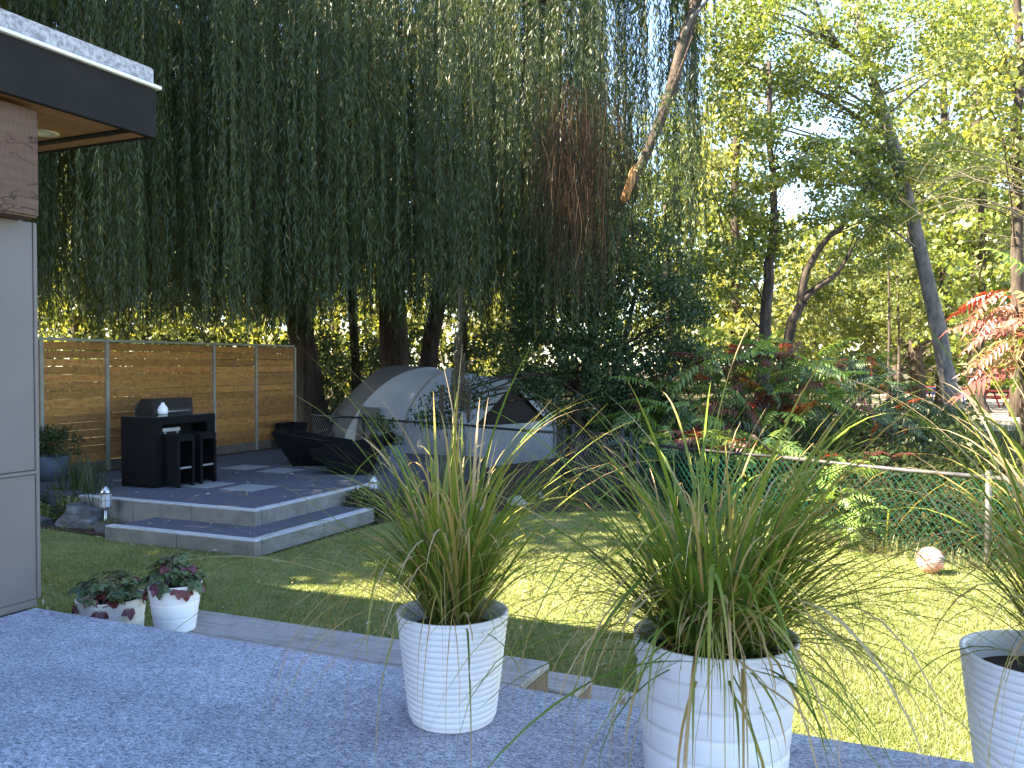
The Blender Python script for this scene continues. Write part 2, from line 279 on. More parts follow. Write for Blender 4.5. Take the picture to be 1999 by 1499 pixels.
class MB:
    def __init__(s): s.v = []; s.f = []; s.sm = []
    def add(s, v, f, smooth=False):
        n = len(s.v); s.v += [tuple(p) for p in v]
        s.f += [[i + n for i in q] for q in f]; s.sm += [smooth] * len(f); return s
    def box(s, x0, x1, y0, y1, z0, z1, bev=0.0):
        if bev:
            bm = bmesh.new(); bmesh.ops.create_cube(bm, size=1)
            for v in bm.verts: v.co = Vector(((x0 + x1) / 2 + v.co.x * (x1 - x0), (y0 + y1) / 2 + v.co.y * (y1 - y0), (z0 + z1) / 2 + v.co.z * (z1 - z0)))
            bmesh.ops.bevel(bm, geom=bm.edges[:], offset=bev, segments=1 if bev < 0.012 else 2, affect='EDGES')
            bm.verts.index_update()
            s.add([v.co[:] for v in bm.verts], [[v.index for v in f.verts] for f in bm.faces]); bm.free(); return s
        v = [(x, y, z) for z in (z0, z1) for y in (y0, y1) for x in (x0, x1)]
        return s.add(v, [(0, 2, 3, 1), (4, 5, 7, 6), (0, 1, 5, 4), (2, 6, 7, 3), (0, 4, 6, 2), (1, 3, 7, 5)])
    def tube(s, pts, rad, seg=8, jitter=0.0, cap=True, flare=None):
        pts = [Vector(p) for p in pts]; n = len(pts)
        if not hasattr(rad, '__len__'): rad = [rad] * n
        vs = []; fs = []
        t0 = (pts[1] - pts[0]).normalized()
        a = Vector((1, 0, 0)) if abs(t0.x) < 0.8 else Vector((0, 1, 0))
        u = t0.cross(a).normalized()
        lob = [random.uniform(-1, 1) for _ in range(seg)]
        for i, p in enumerate(pts):
            t = (pts[min(i + 1, n - 1)] - pts[max(i - 1, 0)]).normalized()
            u = (u - t * u.dot(t)).normalized(); w = t.cross(u)
            for k in range(seg):
                an = 2 * math.pi * k / seg
                r = rad[i] * (1 + jitter * (0.6 * lob[k] + 0.6 * random.uniform(-1, 1)))
                vs.append(p + (u * math.cos(an) + w * math.sin(an)) * r)
        for i in range(n - 1):
            for k in range(seg):
                k2 = (k + 1) % seg
                fs.append((i * seg + k, i * seg + k2, (i + 1) * seg + k2, (i + 1) * seg + k))
        if cap: fs += [tuple(range(seg - 1, -1, -1)), tuple((n - 1) * seg + k for k in range(seg))]
        return s.add(vs, fs, True)
    def lathe(s, prof, c, seg=48):
        vs = []; fs = []; n = len(prof)
        for r, z in prof:
            for k in range(seg):
                an = 2 * math.pi * k / seg; vs.append((c[0] + r * math.cos(an), c[1] + r * math.sin(an), c[2] + z))
        for i in range(n - 1):
            for k in range(seg):
                k2 = (k + 1) % seg; fs.append((i * seg + k, i * seg + k2, (i + 1) * seg + k2, (i + 1) * seg + k))
        return s.add(vs, fs, True)
    def prism(s, poly, off):
        """extrude a 3-D polygon by the vector off"""
        n = len(poly); off = Vector(off)
        v = [Vector(p) for p in poly] + [Vector(p) + off for p in poly]
        f = [tuple(range(n - 1, -1, -1)), tuple(range(n, 2 * n))] + [(i, (i + 1) % n, n + (i + 1) % n, n + i) for i in range(n)]
        return s.add(v, f)
    def build(s, name, mat, parent=None):
        me = bpy.data.meshes.new(name); me.from_pydata([tuple(p) for p in s.v], [], [tuple(q) for q in s.f]); me.validate()
        if any(s.sm) and len(me.polygons) == len(s.sm): me.polygons.foreach_set('use_smooth', s.sm)
        bm = bmesh.new(); bm.from_mesh(me); bmesh.ops.recalc_face_normals(bm, faces=bm.faces); bm.to_mesh(me); bm.free()
        me.materials.append(mat); return link(name, me, parent)
def sheet(name, poly, z, mat, kind='structure'):
    me = bpy.data.meshes.new(name); me.from_pydata([(x, y, z) for x, y in poly], [], [tuple(range(len(poly)))])
    me.materials.append(mat); o = link(name, me); return tag(o, kind=kind)

# ------------------------------------------------------------------ leaf clouds
def unit(a): return a / np.maximum(np.linalg.norm(a, axis=1, keepdims=True), 1e-9)
def leaf_verts(P, D, Nn, L, Wd, mid=0.45):
    D = unit(D); S = unit(np.cross(D, Nn)); L = L[:, None]; Wd = Wd[:, None]
    a = P; b = P + D * L * mid + S * Wd / 2; c = P + D * L; d = P + D * L * mid - S * Wd / 2
    return np.stack([a, b, c, d], 1).reshape(-1, 3)
def leaves(name, P, D, Nn, L, Wd, tint, mat, parent, mid=0.45):
    v = leaf_verts(P, D, Nn, L, Wd, mid); n = len(P)
    me = np_mesh(name, v, np.arange(4 * n).reshape(n, 4), mat, tint=np.repeat(tint, 4))
    return link(name, me, parent)
def clump_points(C, rad, n):
    """n points spread through each ellipsoid clump; denser towards its rim"""
    C = np.asarray(C, float); rad = np.asarray(rad, float); k = len(C)
    if rad.ndim == 1: rad = np.repeat(rad[None], k, 0)
    d = unit(rng.normal(size=(k * n, 3))); r = rng.random(k * n) ** 0.45
    return np.repeat(C, n, 0) + d * r[:, None] * np.repeat(rad, n, 0)
def cloud(name, C, rad, n, L, Wd, mat, parent, droop=0.3, up=0.6, tint_by=0.25):
    P = clump_points(C, rad, n); m = len(P)
    D = rng.normal(size=(m, 3)); D[:, 2] -= droop * 2
    Nn = rng.normal(size=(m, 3)); Nn[:, 2] += up * 2
    base = np.repeat(rng.random(len(C)), n)
    t = np.clip(rng.random(m) * (1 - tint_by) + base * tint_by, 0, 1)
    s = rng.uniform(0.7, 1.25, m)
    return leaves(name, P, D, Nn, L * s, Wd * s, t, mat, parent)
def ribbons(pts, width, twist=None):
    """pts (n,k,3) -> verts, faces of tapering ribbons; width (n,k)"""
    n, k, _ = pts.shape
    T = np.gradient(pts, axis=1); T /= np.maximum(np.linalg.norm(T, axis=2, keepdims=True), 1e-9)
    A = rng.normal(size=(n, 1, 3)) if twist is None else twist[:, None, :]
    S = np.cross(T, np.broadcast_to(A, T.shape)); S /= np.maximum(np.linalg.norm(S, axis=2, keepdims=True), 1e-9)
    a = pts + S * width[..., None] / 2; b = pts - S * width[..., None] / 2
    v = np.stack([a, b], 2).reshape(-1, 3)
    i = (np.arange(n)[:, None] * k + np.arange(k - 1)[None]).ravel() * 2
    f = np.stack([i, i + 1, i + 3, i + 2], 1)
    return v, f

# ================================================================== SETTING
sheet('ground', [(-300, -300), (300, -300), (300, 300), (-300, 300)], -0.012, M['ground'])
LAWN = [(-14, 3.0), (-14, 6.9), (-11.5, 7.15), (-9.4, 7.3), (-8.2, 7.2), (-6.0, 7.2), (-5.9, 9.5), (-5.3, 10.2), (-4.5, 10.75), (-3.6, 11.35), (-2.9, 11.45), (-2.1, 11.2),
        (-1.3, 10.55), (-0.5, 9.98), (0.3, 9.72), (0.9, 9.45), (3.0, 8.45), (6.5, 6.6), (9, 3), (9, -3), (-4.4, -3), (-4.4, 3.0)]
sheet('lawn', LAWN, 0.0, M['lawn'])
sheet('picnic_ground', [(-3.8, 36), (-1.5, 29.2), (1.5, 29.5), (6, 30.5), (16, 31), (40, 60), (0, 70), (-3.5, 50)], -0.004, M['picnic'])
sheet('garden_bed', [(-12.5, 7.2), (-9.4, 7.3), (-8.3, 7.25), (-8.3, 7.9), (-12.5, 9.0)], 0.006, M['bed'])
sheet('planting_bed', [(-6.1, 9.25), (-5.85, 9.45), (-5.25, 10.2), (-4.5, 10.75), (-3.55, 11.4), (-4.5, 12.5), (-6, 13.2), (-7.5, 13.6), (-6.6, 9.4)], 0.009, M['bed'])

# deck: one vinyl-covered floor with a thin edge
dk = MB().box(-4.47, 4.5, -2.5, 3.385, 0.50, 0.62, 0.012).build('deck', M['deck']); tag(dk, kind='structure')
df = MB().box(-4.4, 4.4, -2.4, 3.30, 0.0, 0.498).build('deck_skirt', M['darkwood']); tag(df, kind='structure')

# wooden stair at the deck's edge
st = empty('wooden_stair', (-2.8, 3.9, 0), 'weathered grey timber stair leading from the deck down to the lawn', 'stair')
treads = [(-3.99, -1.63, 3.40, 4.14, 0.47), (-4.02, -1.49, 4.14, 4.41, 0.32), (-4.02, -1.385, 4.41, 4.70, 0.17), (-4.02, -1.31, 4.70, 4.96, 0.06)]
for i, (x0, x1, y0, y1, z) in enumerate(treads):
    ys = [y0, (y0 + y1) / 2, y1] if y1 - y0 > 0.5 else [y0, y1]
    for j in range(len(ys) - 1):
        MB().box(x0, x1, ys[j] + 0.003, ys[j + 1] - 0.003, z - 0.04, z, 0.008).build('tread_plank', M['steps'], st)
    if z > 0.1:
        MB().box(x0 + 0.01, x1 - 0.004, y0 + 0.01, y1 - 0.012, 0.0, z - 0.042).build('riser_block', M['stepend'], st)

# patio: two concrete steps filled with dark paving
pt = MB(); pt.box(-11.2, -6.72, 7.84, 13.9, 0.0, 0.350); pt.box(-8.1, -6.19, 7.20, 7.83, 0.0, 0.172); pt.box(-6.71, -6.19, 7.83, 9.30, 0.0, 0.172)
po = pt.build('patio', M['patio']); tag(po, kind='structure')
def edging(parent, x0, x1, y0, y1, z0, z1):
    MB().box(x0, x1, y0, y1, z0, z1 - 0.022, 0.004).build('riser_block', M['concrete'], parent)
    MB().box(x0 + 0.001, x1 - 0.001, y0 + 0.001, y1 - 0.001, z1 - 0.0215, z1, 0.006).build('coping_stone', M['coping'], parent)
def run(parent, axis, a0, a1, b0, b1, z0, z1, n):
    for i in range(n):
        p0 = a0 + (a1 - a0) * i / n + 0.002; p1 = a0 + (a1 - a0) * (i + 1) / n - 0.002
        if axis == 'x': edging(parent, p0, p1, b0, b1, z0, z1)
        else: edging(parent, b0, b1, p0, p1, z0, z1)
run(po, 'x', -9.4, -6.60, 7.72, 7.836, 0.0, 0.356, 3)
run(po, 'y', 7.84, 10.3, -6.716, -6.60, 0.0, 0.356, 3)
run(po, 'x', -8.2, -6.06, 7.08, 7.196, 0.0, 0.178, 2)
run(po, 'y', 7.20, 9.32, -6.186, -6.06, 0.0, 0.178, 2)
for (x, y, s) in [(-7.92, 9.15, 0.27), (-8.66, 9.15, 0.27), (-8.75, 10.85, 0.27), (-9.55, 10.95, 0.27), (-9.9, 9.2, 0.27), (-7.92, 12.6, 0.27)]:
    MB().box(x - s, x + s, y - s, y + s, 0.30, 0.3545, 0.003).build('paver', M['paver'], po)
sheet('gravel_strip', [(-11.9, 7.3), (-11.1, 7.3), (-11.1, 14.6), (-11.9, 14.6)], 0.353, M['bed'])

# ================================================================== HOUSE
ho = empty('house', (-5.5, 2.0, 0.62), 'modern house wing with lavender grey panels, timber beam and dark flat roof', 'house')
XW = -4.48
wl_ = MB().box(-9.6, XW - 0.03, -6.5, 3.36, 0.0, 3.385).build('wall', M['panel'], ho)
MB().box(XW - 0.028, XW, -3.0, 3.40, 1.40, 2.80, 0.003).build('wall_panel', M['panel'], ho)
MB().box(XW - 0.028, XW, -3.0, 3.40, 0.665, 1.375, 0.003).build('wall_panel', M['panel'], ho)
MB().box(XW - 0.026, XW + 0.012, -3.0, 3.405, 1.377, 1.397, 0.003).build('joint_flashing', M['trim'], ho)
MB().box(XW - 0.03, XW + 0.004, -3.0, 3.40, 0.622, 0.663, 0.003).build('base_trim', M['trim'], ho)
MB().box(XW - 0.06, XW + 0.006, 3.401, 3.425, 0.665, 2.80, 0.003).build('corner_trim', M['trim'], ho)
bm_ = MB().box(-4.75, -4.33, -3.0, 3.335, 2.803, 3.395, 0.012).build('timber_beam', M['timber'], ho)
rf = MB().box(-9.9, -4.26, -3.6, 4.02, 3.43, 3.70).build('roof', M['darkwood'], ho)
MB().box(-4.258, -4.22, -3.6, 4.06, 3.40, 3.70, 0.004).build('fascia', M['fascia'], rf)
MB().box(-9.9, -4.259, 4.022, 4.058, 3.403, 3.70, 0.004).build('fascia', M['fascia'], rf)
MB().box(-9.9, -4.195, -3.6, 4.085, 3.702, 3.724, 0.005).build('drip_edge', M['drip'], rf)
MB().box(-9.9, -4.225, -3.6, 4.055, 3.725, 3.83, 0.012).build('roof_membrane', M['membrane'], rf)
for i in range(13):
    x1 = -4.30 - i * 0.14
    MB().box(x1 - 0.136, x1, -0.5, 3.86, 3.418, 3.4285).build('soffit_board', M['soffit'], rf)
MB().box(-6.2, -4.27, 3.862, 3.91, 3.410, 3.4285).build('soffit_vent_strip', M['blackplastic'], rf)
MB().box(-6.2, -4.27, 3.912, 4.018, 3.406, 3.4285, 0.002).build('soffit_edge_board', M['soffit'], rf)
dl = MB(); dl.lathe([(0.045, 0.0), (0.05, -0.006), (0.075, -0.008), (0.085, -0.004), (0.086, 0.004)], (-4.80, 3.73, 3.417), 28)
dl.build('downlight_ring', M['lampring'], rf)
MB().lathe([(0.0, 0.0), (0.044, 0.0)], (-4.80, 3.73, 3.4165), 28).build('downlight_lens', M['drip'], rf)
# the taller block behind the viewpoint, unseen and shaped to throw shade over the deck
mh = empty('house_block', (-7, -4, 0), 'unseen tall rear block of the house, shaped to shade the deck', 'house')
MB().box(-12, -3.4, -12, -0.75, 0.0, 6.95).build('wall', M['panel'], mh)
MB().box(-12.3, -3.1, -12.3, 0.10, 6.96, 7.25).build('roof', M['fascia'], mh)

# ================================================================== CEDAR FENCE
fe = empty('cedar_fence', (-11.27, 11, 0.35), 'cedar privacy fence of horizontal boards with grey posts behind the patio', 'fence')
FX = -11.27; fposts = [6.2, 7.42, 8.66, 9.80, 12.11, 13.23, 14.40]
Z0, Z1 = 0.52, 2.335; NB = 15
for a, b_ in zip(fposts[:-1], fposts[1:]):
    hb = (Z1 - Z0) / NB
    for k in range(NB):
        gap = random.choice([0.002, 0.003, 0.003, 0.004, 0.006]) if k < 7 else random.choice([0.004, 0.006, 0.009, 0.013])
        tl = random.uniform(-0.0025, 0.0025); dx = random.uniform(-0.003, 0.003)
        z0 = Z0 + k * hb; z1 = z0 + hb - gap
        y0 = a + 0.031; y1 = b_ - 0.031
        v = [(FX - 0.02 + dx, y0, z0), (FX + dx, y0, z0), (FX + dx, y1, z0 + tl), (FX - 0.02 + dx, y1, z0 + tl), (FX - 0.02 + dx, y0, z1), (FX + dx, y0, z1), (FX + dx, y1, z1 + tl), (FX - 0.02 + dx, y1, z1 + tl)]
        MB().add(v, [(0, 1, 2, 3), (4, 7, 6, 5), (0, 4, 5, 1), (1, 5, 6, 2), (2, 6, 7, 3), (3, 7, 4, 0)]).build('board', M['cedar'], fe)
    MB().box(FX - 0.022, FX + 0.004, a + 0.031, b_ - 0.031, 0.36, 0.515, 0.003).build('kick_board', M['kick'], fe)
for y in fposts:
    MB().box(FX - 0.05, FX + 0.028, y - 0.029, y + 0.029, 0.3, 2.345, 0.004).build('post', M['post'], fe)
for a, b_ in zip(fposts[:-1], fposts[1:]):
    MB().box(FX - 0.055, FX + 0.034, a - 0.028, b_ - 0.034, 2.347, 2.387, 0.004).build('cap_rail', M['post'], fe)

# ================================================================== BAR SET ON THE PATIO
ZP = 0.357
bt = empty('bar_table', (-9.3, 9.15, ZP), 'black wicker bar table with dark glass top on the patio', 'bar table')
x0, x1, y0, y1 = -9.62, -9.02, 8.58, 9.72
MB().box(x0, x1, y0, y0 + 0.16, ZP, 1.24, 0.01).build('end_panel', M['wicker'], bt)
MB().box(x0, x1, y1 - 0.16, y1, ZP, 1.24, 0.01).build('end_panel', M['wicker'], bt)
MB().box(x0 - 0.002, x1 + 0.002, y0 - 0.002, y1 + 0.002, 1.18, 1.285, 0.01).build('apron', M['wicker'], bt)
MB().box(x0 + 0.01, x1 - 0.01, y0 + 0.01, y1 - 0.01, 1.286, 1.298, 0.003).build('glass_top', M['glass'], bt)
MB().box(x0 + 0.27, x0 + 0.33, y0 + 0.161, y1 - 0.161, ZP + 0.02, 1.179).build('centre_panel', M['wicker'], bt)
MB().box(x0 + 0.331, x1 - 0.03, y0 + 0.162, y1 - 0.162, 0.955, 0.98).build('shelf', M['wicker'], bt)
so = empty('stereo', (-9.15, 8.95, 0.98), 'small black and chrome stereo on the shelf of the bar table', 'stereo')
MB().box(-9.24, -9.07, 8.76, 9.10, 0.981, 1.15, 0.01).build('case', M['blackplastic'], so)
MB().box(-9.068, -9.058, 8.775, 9.085, 1.085, 1.135, 0.003).build('tape_panel', M['dullsteel'], so)
MB().tube([(-9.062, 8.79, 1.02), (-9.05, 8.79, 1.03), (-9.05, 9.07, 1.03), (-9.062, 9.07, 1.02)], 0.008, 6).build('front_handle', M['steel'], so)
for yy in (8.82, 9.04):
    MB().lathe([(0.0, 0.012), (0.014, 0.012), (0.016, 0.0)], (0, 0, 0), 12).build('knob', M['steel'], so).matrix_parent_inverse = so.matrix_parent_inverse
    kb = bpy.context.scene.objects[-1] if False else [o for o in so.children if o.name.startswith('knob')][-1]
    kb.matrix_parent_inverse.identity(); kb.location = (-9.068 + 9.15, yy - 8.95, 1.065 - 0.98); kb.rotation_euler = (0, R(90), 0)
def stool(x, y, dirx, label):
    s = empty('bar_stool', (x, y, ZP), label, 'bar stool', 'wicker bar stools')
    w, d, h = 0.31, 0.33, 0.70
    lx = [x - d / 2, x + d / 2]; ly = [y - w / 2, y + w / 2]
    MB().box(lx[0], lx[1], ly[0], ly[1], ZP + h - 0.09, ZP + h, 0.012).build('seat', M['wicker'], s)
    for yy in (ly[0], ly[1] - 0.05):
        for xx in (lx[0], lx[1] - 0.05):
            MB().box(xx, xx + 0.05, yy + 0.001, yy + 0.049, ZP, ZP + h - 0.091, 0.005).build('leg', M['wicker'], s)
        MB().box(lx[0] + 0.051, lx[1] - 0.051, yy + 0.006, yy + 0.044, ZP + 0.02, ZP + h - 0.092).build('side_panel', M['wicker'], s)
    MB().box(lx[1] - 0.04, lx[1] - 0.015, ly[0] + 0.052, ly[1] - 0.052, ZP + 0.24, ZP + 0.265, 0.003).build('footrest', M['dullsteel'], s)
    return s
stool(-8.90, 8.87, 1, 'black wicker bar stool tucked under the bar table, nearer the path light')
stool(-8.90, 9.28, 1, 'black wicker bar stool tucked under the bar table, further from the path light')
bo = MB(); bo.lathe([(0.0, 0.0), (0.055, 0.0), (0.068, 0.02), (0.07, 0.06), (0.06, 0.10), (0.035, 0.135), (0.022, 0.15), (0.024, 0.165), (0.016, 0.168), (0.014, 0.14)], (-9.38, 9.09, 1.2985), 28)
tag(bo.build('bottle', M['ceramic']), 'white round-shouldered bottle standing on the bar table', 'bottle')
gr = empty('barbecue_grill', (-10.4, 10.1, ZP), 'dark brown barbecue grill with angled lid behind the bar table', 'grill')
MB().prism([(-10.62, 9.72, 1.18), (-10.22, 9.72, 1.18), (-10.24, 9.74, 1.32), (-10.32, 9.80, 1.47), (-10.56, 9.80, 1.47), (-10.62, 9.74, 1.36)], (0, .80, 0)).build('lid', M['hood'], gr)
MB().box(-10.62, -10.22, 9.74, 10.50, 1.0, 1.178, 0.01).build('firebox', M['hood'], gr)
MB().box(-10.60, -10.24, 9.76, 10.48, ZP + 0.1, 0.998, 0.01).build('cabinet', M['hood'], gr)
MB().tube([(-10.23, 9.84, 1.30), (-10.17, 9.84, 1.28), (-10.17, 10.40, 1.28), (-10.23, 10.40, 1.30)], 0.012, 6).build('lid_handle', M['dullsteel'], gr)
MB().box(-10.60, -10.2, 10.58, 10.88, 1.10, 1.13, 0.005).build('side_shelf', M['hood'], gr)
for xx in (-10.58, -10.22):
    for yy in (9.70, 10.48): MB().tube([(xx, yy, ZP), (xx, yy, ZP + 0.11)], 0.025, 8).build('caster', M['blackplastic'], gr)

# ------------------------------------------------------------------ planters, loungers
def tapered(name, x, y, z, w0, w1, h, mat, parent, wall=0.03):
    a = MB(); p = []
    for (w, zz) in ((w0, 0), (w1, h), (w1 - wall, h), (w1 - wall - 0.01, h - 0.06)):
        p += [(x - w / 2, y - w / 2, z + zz), (x + w / 2, y - w / 2, z + zz), (x + w / 2, y + w / 2, z + zz), (x - w / 2, y + w / 2, z + zz)]
    f = [(3, 2, 1, 0)]
    for i in range(3):
        for k in range(4):
            k2 = (k + 1) % 4; f.append((4 * i + k, 4 * i + k2, 4 * i + 4 + k2, 4 * i + 4 + k))
    return a.add(p, f).build(name, mat, parent)
pl = empty('square_planter', (-10.85, 13.75, ZP), 'black tapered square planter in the fence corner of the patio', 'planter')
tapered('planter_body', -10.85, 13.75, ZP, 0.34, 0.44, 0.50, M['blackplastic'], pl)
MB().box(-11.04, -10.66, 13.56, 13.94, 0.76, 0.80).build('soil', M['soil'], pl)
def lounger(cx, cy, ang, label):
    """flared wicker tub chair: narrow foot, walls leaning outwards, high back and low front"""
    e = empty('lounge_chair', (cx, cy, ZP), label, 'lounge chair', 'black wicker loungers')
    ca, sa = math.cos(ang), math.sin(ang)
    def Wd(u, v, z): return (cx + .8 * (u * ca - v * sa), cy + .8 * (u * sa + v * ca), ZP + .95 * z)
    def slab(poly, nm, off):
        q = [Wd(*p_) for p_ in poly]; o_ = Vector(Wd(*off)) - Vector(Wd(0, 0, 0)); MB().prism(q, o_).build(nm, M['wicker'], e)
    for sg in (-1, 1):
        slab([(-.34, sg * .30, 0), (.30, sg * .30, 0), (.42, sg * .36, .12), (.74, sg * .42, .34), (.70, sg * .43, .40), (.1, sg * .45, .47), (-.68, sg * .46, .60), (-.72, sg * .46, .56), (-.46, sg * .36, .16)], 'side_panel', (0, -sg * .06, 0))
    slab([(-.34, -.295, 0), (-.34, .295, 0), (-.46, .35, .16), (-.73, .45, .57), (-.66, .45, .62), (-.66, -.45, .62), (-.73, -.45, .57), (-.46, -.35, .16)], 'back_panel', (.06, 0, 0))
    slab([(.30, -.295, 0), (.30, .295, 0), (.43, .35, .12), (.72, .40, .33), (.72, -.40, .33), (.43, -.35, .12)], 'front_panel', (-.05, 0, .02))
    slab([(-.46, -.30, .24), (-.46, .30, .24), (.60, .33, .27), (.60, -.33, .27)], 'seat_cushion', (0, 0, .09))
    return e
p1 = at(612, 880, 14.3); p2 = at(690, 885, 13.2)
lounger(p1.x, p1.y, R(20), 'black flared wicker lounge chair nearest the cedar fence corner')
lounger(p2.x, p2.y, R(200), 'black flared wicker lounge chair at the planting bed edge of the patio')
p = at(752, 880, 13.4)
bp_ = empty('round_planter', (p.x, p.y, 0.35), 'blue grey planter with leafy herbs and a hose hook beside the lounger', 'planter')
tapered('planter_body', p.x, p.y, 0.15, 0.38, 0.46, 0.62, M['potgrey'], bp_)
MB().box(p.x - 0.2, p.x + 0.2, p.y - 0.2, p.y + 0.2, 0.66, 0.71).build('soil', M['soil'], bp_)
cl = [(p.x + random.uniform(-.2, .2), p.y + random.uniform(-.2, .2), 0.78 + random.uniform(0, 0.42)) for _ in range(26)]
cloud('foliage', cl, (0.10, 0.10, 0.10), 26, 0.05, 0.03, M['weed'], bp_)
pts = [(p.x + 0.25 * math.cos(t) * .4 + 0.14, p.y - 0.26, 0.60 + 0.11 * math.sin(t)) for t in np.linspace(1.2, 6.4, 18)]
MB().tube(pts, 0.008, 6).build('hose_loop', M['hose'], bp_)

# ------------------------------------------------------------------ path lights
def path_light(p, label, h=0.55):
    e = empty('path_light', (p.x, p.y, p.z), label, 'path light', 'garden path lights')
    x, y, z = p
    MB().tube([(x, y, z - 0.05), (x, y, z + h * 0.5)], 0.019, 12).build('stake', M['steel'], e)
    MB().box(x - 0.045, x + 0.045, y - 0.045, y + 0.045, z + h * 0.5, z + h * 0.52, 0.004).build('lantern_base', M['dullsteel'], e)
    for sx in (-1, 1):
        for sy in (-1, 1): MB().box(x + sx * 0.04 - 0.006, x + sx * 0.04 + 0.006, y + sy * 0.04 - 0.006, y + sy * 0.04 + 0.006, z + h * 0.52, z + h * 0.86).build('corner_bar', M['dullsteel'], e)
    MB().box(x - 0.046, x + 0.046, y - 0.046, y + 0.046, z + h * 0.68, z + h * 0.70).build('middle_band', M['dullsteel'], e)
    MB().box(x - 0.034, x + 0.034, y - 0.034, y + 0.034, z + h * 0.52 + .001, z + h * 0.85, 0.004).build('frosted_lens', M['frost'], e)
    MB().lathe([(0.0, 0.09), (0.03, 0.075), (0.045, 0.05), (0.06, 0.02), (0.062, 0.0), (0.0, 0.0)], (x, y, z + h * 0.862), 16).build('cap', M['steel'], e)
path_light(Vector((-8.78, 7.60, 0.02)), 'silver lantern path light beside the rock at the patio step', 0.48)
path_light(Vector((-6.35, 9.75, 0.02)), 'silver lantern path light in the planting bed by the dark shrub', 0.48)

# ================================================================== ROCKS
def rock(name, c, r, sc, seed, mat, label):
    bm = bmesh.new(); bmesh.ops.create_icosphere(bm, subdivisions=4, radius=1)
    off = Vector((seed * 3.1, seed * 1.7, seed * 0.9)); rr_ = random.Random(seed)
    planes = [(Vector((rr_.gauss(0, 1), rr_.gauss(0, 1), rr_.gauss(.3, .7))).normalized(), rr_.uniform(.55, .85)) for _ in range(11)]
    for v in bm.verts:
        d = v.co.copy()
        k = 1 + 0.30 * mnoise.noise(d * 1.3 + off) + 0.16 * mnoise.noise(d * 3.1 + off) + 0.07 * mnoise.noise(d * 8 + off)
        k -= 0.10 * abs(mnoise.noise(d * 2.2 + off * 2))
        q = d * k
        for (pn, ph_) in planes:
            q -= pn * max(0.0, q.dot(pn) - ph_)
        q *= 1 + 0.03 * mnoise.noise(d * 14 + off)
        v.co = Vector((q.x * sc[0], q.y * sc[1], q.z * sc[2])) * r
    me = bpy.data.meshes.new(name); bm.to_mesh(me); bm.free(); me.materials.append(mat)
    o = link(name, me); o.location = c; return tag(o, label, 'rock', 'garden rocks')
rock('rock', (-9.18, 7.62, 0.06), 0.30, (1.15, 0.9, 0.85), 1, M['rock'], 'large pale streaked grey rock at the lawn edge near the lower step')
rock('rock', (-9.72, 7.45, 0.02), 0.14, (1.2, 0.9, 0.7), 2, M['rock'], 'small grey rock between the house wall and the large rock')
rock('rock', (-8.62, 7.50, 0.02), 0.17, (1.3, 0.9, 0.6), 3, M['rock'], 'low grey rock against the left end of the lower patio step')
for i, (x, y, d, r, lb) in enumerate([(1010, 985, 12.4, .14, 'pale stone in the planting bed below the gate, largest of its three'), (1050, 978, 12.9, .10, 'small pale stone in the planting bed, middle one'), (935, 985, 11.9, .09, 'small pale stone in the planting bed behind the grass pot')]):
    p = at(x, y, d); p.z = 0.05; rock('rock', p, r, (1.3, 1, .7), 5 + i, M['palerock'], lb)

# ================================================================== CHAIN-LINK FENCES
def wire_mesh(name, a, b_, z0, z1, mat, parent, per=0.085, th=0.0050):
    a = Vector((a[0], a[1], 0)); b_ = Vector((b_[0], b_[1], 0)); u = (b_ - a); L = u.length; u.normalize(); nn = Vector((-u.y, u.x, 0))
    h = z1 - z0; run_ = h * 0.82; V = []; Fc = []
    k = int((L + run_) / per) + 1
    for fam in (0, 1):
        for i in range(k):
            s0 = -run_ + i * per
            p0, p1 = s0, s0 + run_
            t0 = max(0, (0 - p0) / run_); t1 = min(1, (L - p0) / run_)
            if t1 - t0 < 0.02: continue
            q = []
            for t in (t0, t1):
                zz = z0 + h * (t if fam == 0 else 1 - t)
                q.append(a + u * (p0 + run_ * t) + nn * (0.003 if fam else -0.003) + Vector((0, 0, zz)))
            d = (q[1] - q[0]).normalized(); s1 = nn * th / 2; s2 = d.cross(nn) * th / 2
            n0 = len(V)
            for c in q: V += [c + s1, c - s1 * 0.5 + s2 * 0.87, c - s1 * 0.5 - s2 * 0.87]
            Fc += [(n0, n0 + 1, n0 + 4, n0 + 3), (n0 + 1, n0 + 2, n0 + 5, n0 + 4), (n0 + 2, n0, n0 + 3, n0 + 5)]
    o = link(name, np_mesh(name, [v[:] for v in V], Fc, mat), parent); o['kind'] = 'stuff'; return o
def chain_fence(name, pts, h, label, mwire, mpost, mrail, wires=True, sag=0.0, zs=None):
    c = Vector(pts[0]); e = empty(name, (c.x, c.y, 0), label, 'fence')
    for p in [q for q in pts if q[0] != -1.22]:
        mpost = mpost if p[0] > -1 else M['blackwire']
        MB().tube([(p[0], p[1], -0.1), (p[0], p[1], h + 0.04)], 0.028, 12).build('post', mpost, e)
        MB().lathe([(0.0, 0.05), (0.02, 0.045), (0.033, 0.02), (0.034, 0.0)], (p[0], p[1], h + 0.02), 12).build('post_cap', mpost, e)
    for a, b_ in zip(pts[:-1], pts[1:]):
        A = Vector((a[0], a[1], h)); B = Vector((b_[0], b_[1], h))
        MB().tube([A, A.lerp(B, .35) - Vector((0, 0, sag)), A.lerp(B, .7) - Vector((0, 0, sag * .8)), B], 0.021, 10).build('top_rail', mrail if a[0] > -1 else M['blackwire'], e)
        if wires: wire_mesh('wire_mesh', a, b_, 0.03, h - 0.015, mwire, e)
    return e
